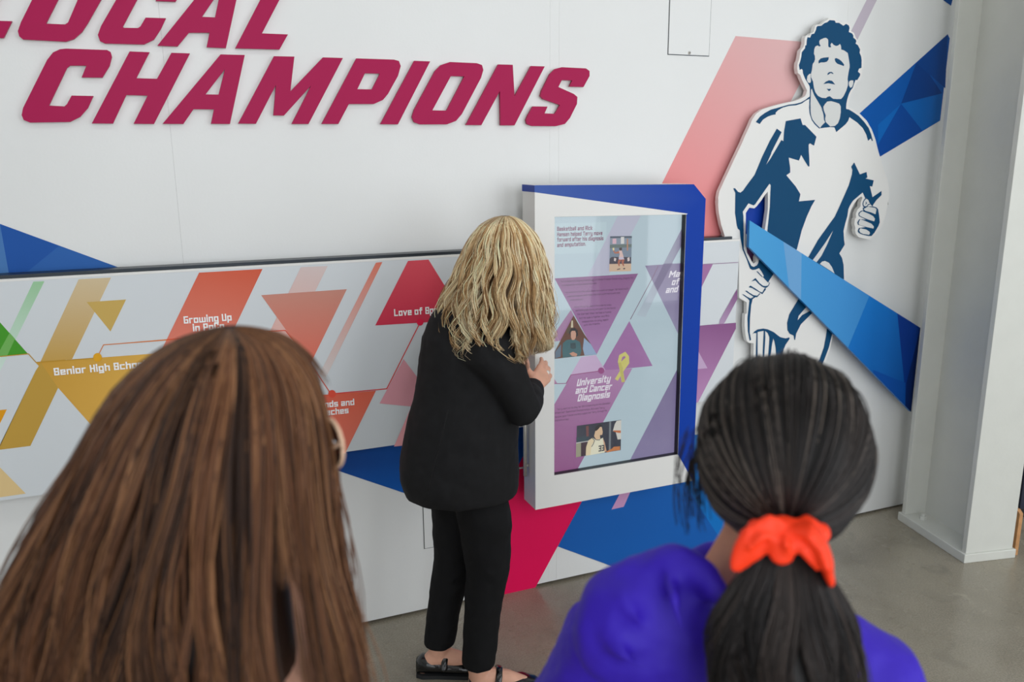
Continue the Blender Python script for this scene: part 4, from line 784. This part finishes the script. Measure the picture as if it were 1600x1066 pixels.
palb = np.array([lin(c) for c in ((28, 25, 25), (42, 37, 36), (20, 18, 18), (60, 53, 50), (36, 32, 31), (112, 102, 94))]); pk = rng.choice(6, n, p=[.28, .24, .22, .1, .12, .04]); lf = (np.cos(ph) < -.25)&(rng.random(n) < .22); pk = np.where(lf, 5, pk); C1 = np.repeat((palb[pk]*(1+rng.normal(0, .12, n))[:, None])[:, None, :], k, 1)  # extra grey strands on the left paint in a gloss highlight
r1 = .00085*(.8+.5*rng.random(n))[:, None]*np.ones((1, k))
# the tail
PT = ring_px([(838, 1200, 1258), (862, 1182, 1276), (890, 1162, 1292), (920, 1140, 1310), (955, 1120, 1326), (995, 1112, 1334), (1040, 1113, 1337), (1090, 1118, 1334), (1150, 1135, 1318), (1210, 1165, 1285), (1250, 1195, 1250)], dep=.855, bfac=.55)
PT = [(c+FW*(.0 if i < 2 else -.004), a, b) for i, (c, a, b) in enumerate(PT)]
P2, r2, C2 = hanging_hair(PT, 2700, k, [(26, 22, 22), (40, 33, 31), (18, 15, 16), (56, 47, 43), (32, 27, 26)], .00085, wave=(.017, 12), clump=34, smin=.7, pull=.6, layer=(.70, 1.02), stray=.10)
un0 = Geo(); un0.ball(h2, HM*.955, 32, 22); sk = shrink(PT[:9], .72); o_ = len(un0.V); un0.V += sk.V; un0.F += [tuple(i+o_ for i in f) for f in sk.F]
# loose wisps before the ear
nw = 48; base = np.array([h2-RT*.088+FW*.02+UP*.01]*nw)+rng.normal(0, .010, (nw, 3)); tw = np.linspace(0, 1, k)[None]
P3 = base[:, None, :]+(-UP*.10)[None, None]*(tw*(.6+.6*rng.random(nw)[:, None]))[..., None]-RT*(.012*np.sin(2.6*tw)*(.4+rng.random(nw)[:, None]))[..., None]; r3 = np.full((nw, k), .0006); C3 = np.repeat(np.repeat(palb[[1]], nw, 0)[:, None, :], k, 1)
# the dome stops where neck and face begin: cut the under-hair away below the hairline
keepf = []
VV = np.array(un0.V)
for f in un0.F:
    c = VV[list(f)].mean(0); q = c-h2; zf = q[2]; ff = float(np.dot(q, FW))
    if max(f) < o_ and ((ff > .035 and zf < .055) or zf < -.093): continue
    keepf.append(f)
un0.F = keepf
strand_mesh('hair', np.concatenate([P1, P2, P3]), np.concatenate([r1, r2, r3]), np.concatenate([C1, C2, C3]), M_hair, ro, (un0, (17, 14, 14)))
# scrunchie: gathered ring and two broad tails
def SP(px, py, dep): return D(px, py, dep)
g = Geo(); c0 = SP(1231, 846, .85); rr = [c0+RT*.036*math.cos(a)+UP*.017*math.sin(a)-FW*.034*math.sin(a)*.0+FW*(.012-.012*math.sin(a)) for a in np.linspace(0, 2*math.pi, 25)]
g.limb(rr, [.011+.003*math.sin(i*2.1) for i in range(25)], 12)
g.limb([SP(1228, 832, .838), SP(1205, 828, .832), SP(1182, 843, .832), SP(1165, 864, .834), SP(1152, 884, .836)], [.012, .018, .019, .017, .010], 14, side=UP, squash=.42)
g.limb([SP(1226, 830, .834), SP(1222, 850, .825), SP(1222, 868, .826)], [.014, .018, .012], 14, side=RT, squash=.5)
g.limb([SP(1236, 828, .832), SP(1262, 830, .828), SP(1278, 848, .826), SP(1288, 874, .828), SP(1296, 902, .832)], [.012, .022, .024, .022, .012], 14, side=RT, squash=.40)
for p in (((1215, 838, .822), (1190, 838, .820), (1170, 858, .822)), ((1245, 832, .818), (1266, 845, .815), (1280, 876, .817)), ((1240, 845, .82), (1256, 862, .816), (1276, 893, .82)), ((1226, 836, .818), (1228, 852, .814), (1230, 864, .818))):
    g.limb([SP(*q) for q in p], [.002, .005, .002], 8)
g.fused('scrunchie', M_scrunchie, ro, voxel=.0026, relax=5, ripple=.004, rscale=.022)
# left: long brown hair, sunglasses
h1_ = D(352, 668, .86)+FW*.02; hb1 = h1_-UP*.042+FW*.01; fb = unit(FW*.5+RT*.85); fh = unit(FW*.70+RT*.72); Rh1 = np.column_stack([np.array([fh[1], -fh[0], 0]), fh, UP])
ro, g, L, rx, fx, zs, zp = standing('person', 'person seen from behind with very long straight brown hair, wearing sunglasses and a pale top', hb1, fb, M_skin, M_blouse, M_denim, ox=-.05, oy=.02)
finish(ro, g, L, rx, fx, zs, zp, M_skin, M_denim, Rh1, hb1, .19, .045)
g = Geo(); dy = .045
g.loft([(L(0, dy, zp-.05), rx*.175, fx*.13), (L(0, dy, zp+.14), rx*.155, fx*.115), (L(0, dy, zs-.16), rx*.178, fx*.125), (L(0, dy, zs-.06), rx*.18, fx*.115), (L(0, dy, zs+.005), rx*.15, fx*.09), (L(0, dy, zs+.035), rx*.09, fx*.07)], 36)
for q in (-1, 1): g.limb([L(q*.09, dy, zs-.02), L(q*.165, dy, zs-.05), L(q*.205, dy-.015, zs-.17), L(q*.215, dy-.015, zs-.27)], [.06, .064, .06, .057], 18)
g.fused('blouse', M_blouse, ro, voxel=.008, relax=4, ripple=.009, rscale=.06)
LR = ring_px([(517, 340, 366), (519, 322, 384), (524, 300, 404), (533, 272, 428), (550, 240, 452), (575, 210, 473), (610, 178, 490), (650, 153, 500), (700, 125, 507), (750, 96, 512), (800, 66, 517), (850, 40, 524), (900, 15, 530), (950, -6, 540), (1000, -20, 550), (1060, -34, 560), (1120, -45, 566), (1190, -48, 566), (1260, -40, 560), (1340, -20, 540)], dep=.86, bfac=.98, bmin=.118)
LR = [(c+FW*.012, a, b) for c, a, b in LR]
def px_of(s, th): return math.cos(th)
def keepl(th, s):
    a = (math.degrees(th)+180) % 360-180
    if 20 < a < 95: return min(s, .34)
    c = math.cos(th)
    if .74 < c < .92 and a < 0: return min(s, .56+.05*random.random())
    return s
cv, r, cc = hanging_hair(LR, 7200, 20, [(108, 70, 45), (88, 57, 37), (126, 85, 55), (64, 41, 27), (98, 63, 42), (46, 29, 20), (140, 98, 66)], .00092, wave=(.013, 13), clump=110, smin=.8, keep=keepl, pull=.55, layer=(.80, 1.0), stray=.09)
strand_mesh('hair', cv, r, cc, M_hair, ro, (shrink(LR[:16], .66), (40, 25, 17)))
# sunglasses
sg = thing('sunglasses', 'round sunglasses with pale frames, worn by the brown-haired person', 'sunglasses', tuple(h1_+fh*.1))
rxh = Rh1[:, 0]
def lens_c(q): return D(519, 692, .875)+(q-1)*rxh*.032
nrm = unit(fh+rxh*.12)
lx = unit(rxh-np.dot(rxh, nrm)*nrm)
for q in (1, -1):
    c = lens_c(q); rr = [c+lx*.026*math.cos(a)+UP*.026*math.sin(a) for a in np.linspace(0, 2*math.pi, 33)]
    g = Geo(); g.limb(rr, [.0024]*33, 8, cap=False); g.obj('frame_rim', M_tort, sg)
    g = Geo(); g.rings([[c+lx*.025*k_*math.cos(a)+UP*.025*k_*math.sin(a)+nrm*(.003*(1-k_*k_)) for a in np.linspace(0, 2*math.pi, 33)[:-1]] for k_ in (1, .6, .02)]); M_l = None
    if q == 1:
        LM = bpy.data.materials.new('tinted_lens'); LM.use_nodes = True; nt = LM.node_tree; nt.nodes.clear(); o = nt.nodes.new('ShaderNodeOutputMaterial'); mx = nt.nodes.new('ShaderNodeMixShader'); tr = nt.nodes.new('ShaderNodeBsdfTransparent'); gs = nt.nodes.new('ShaderNodeBsdfGlossy')
        tr.inputs[0].default_value = (.24, .19, .2, 1); gs.inputs['Roughness'].default_value = .04; mx.inputs[0].default_value = .3; nt.links.new(tr.outputs[0], mx.inputs[1]); nt.links.new(gs.outputs[0], mx.inputs[2]); nt.links.new(mx.outputs[0], o.inputs[0])
    g.obj('lens', LM, sg)
    g = Geo(); g.limb([c+lx*q*.026+UP*.008, hb1+Rh1@np.array([q*.072, .065, .004]), hb1+Rh1@np.array([q*.078, -.005, -.006])], [.0024]*3, 8); g.obj('temple_arm', M_tort, sg)
g = Geo(); g.limb([lens_c(1)-lx*.026+UP*.004, lens_c(1)-lx*.032+UP*.009, lens_c(-1)+lx*.026+UP*.004], [.002]*3, 8); g.obj('bridge', M_tort, sg)
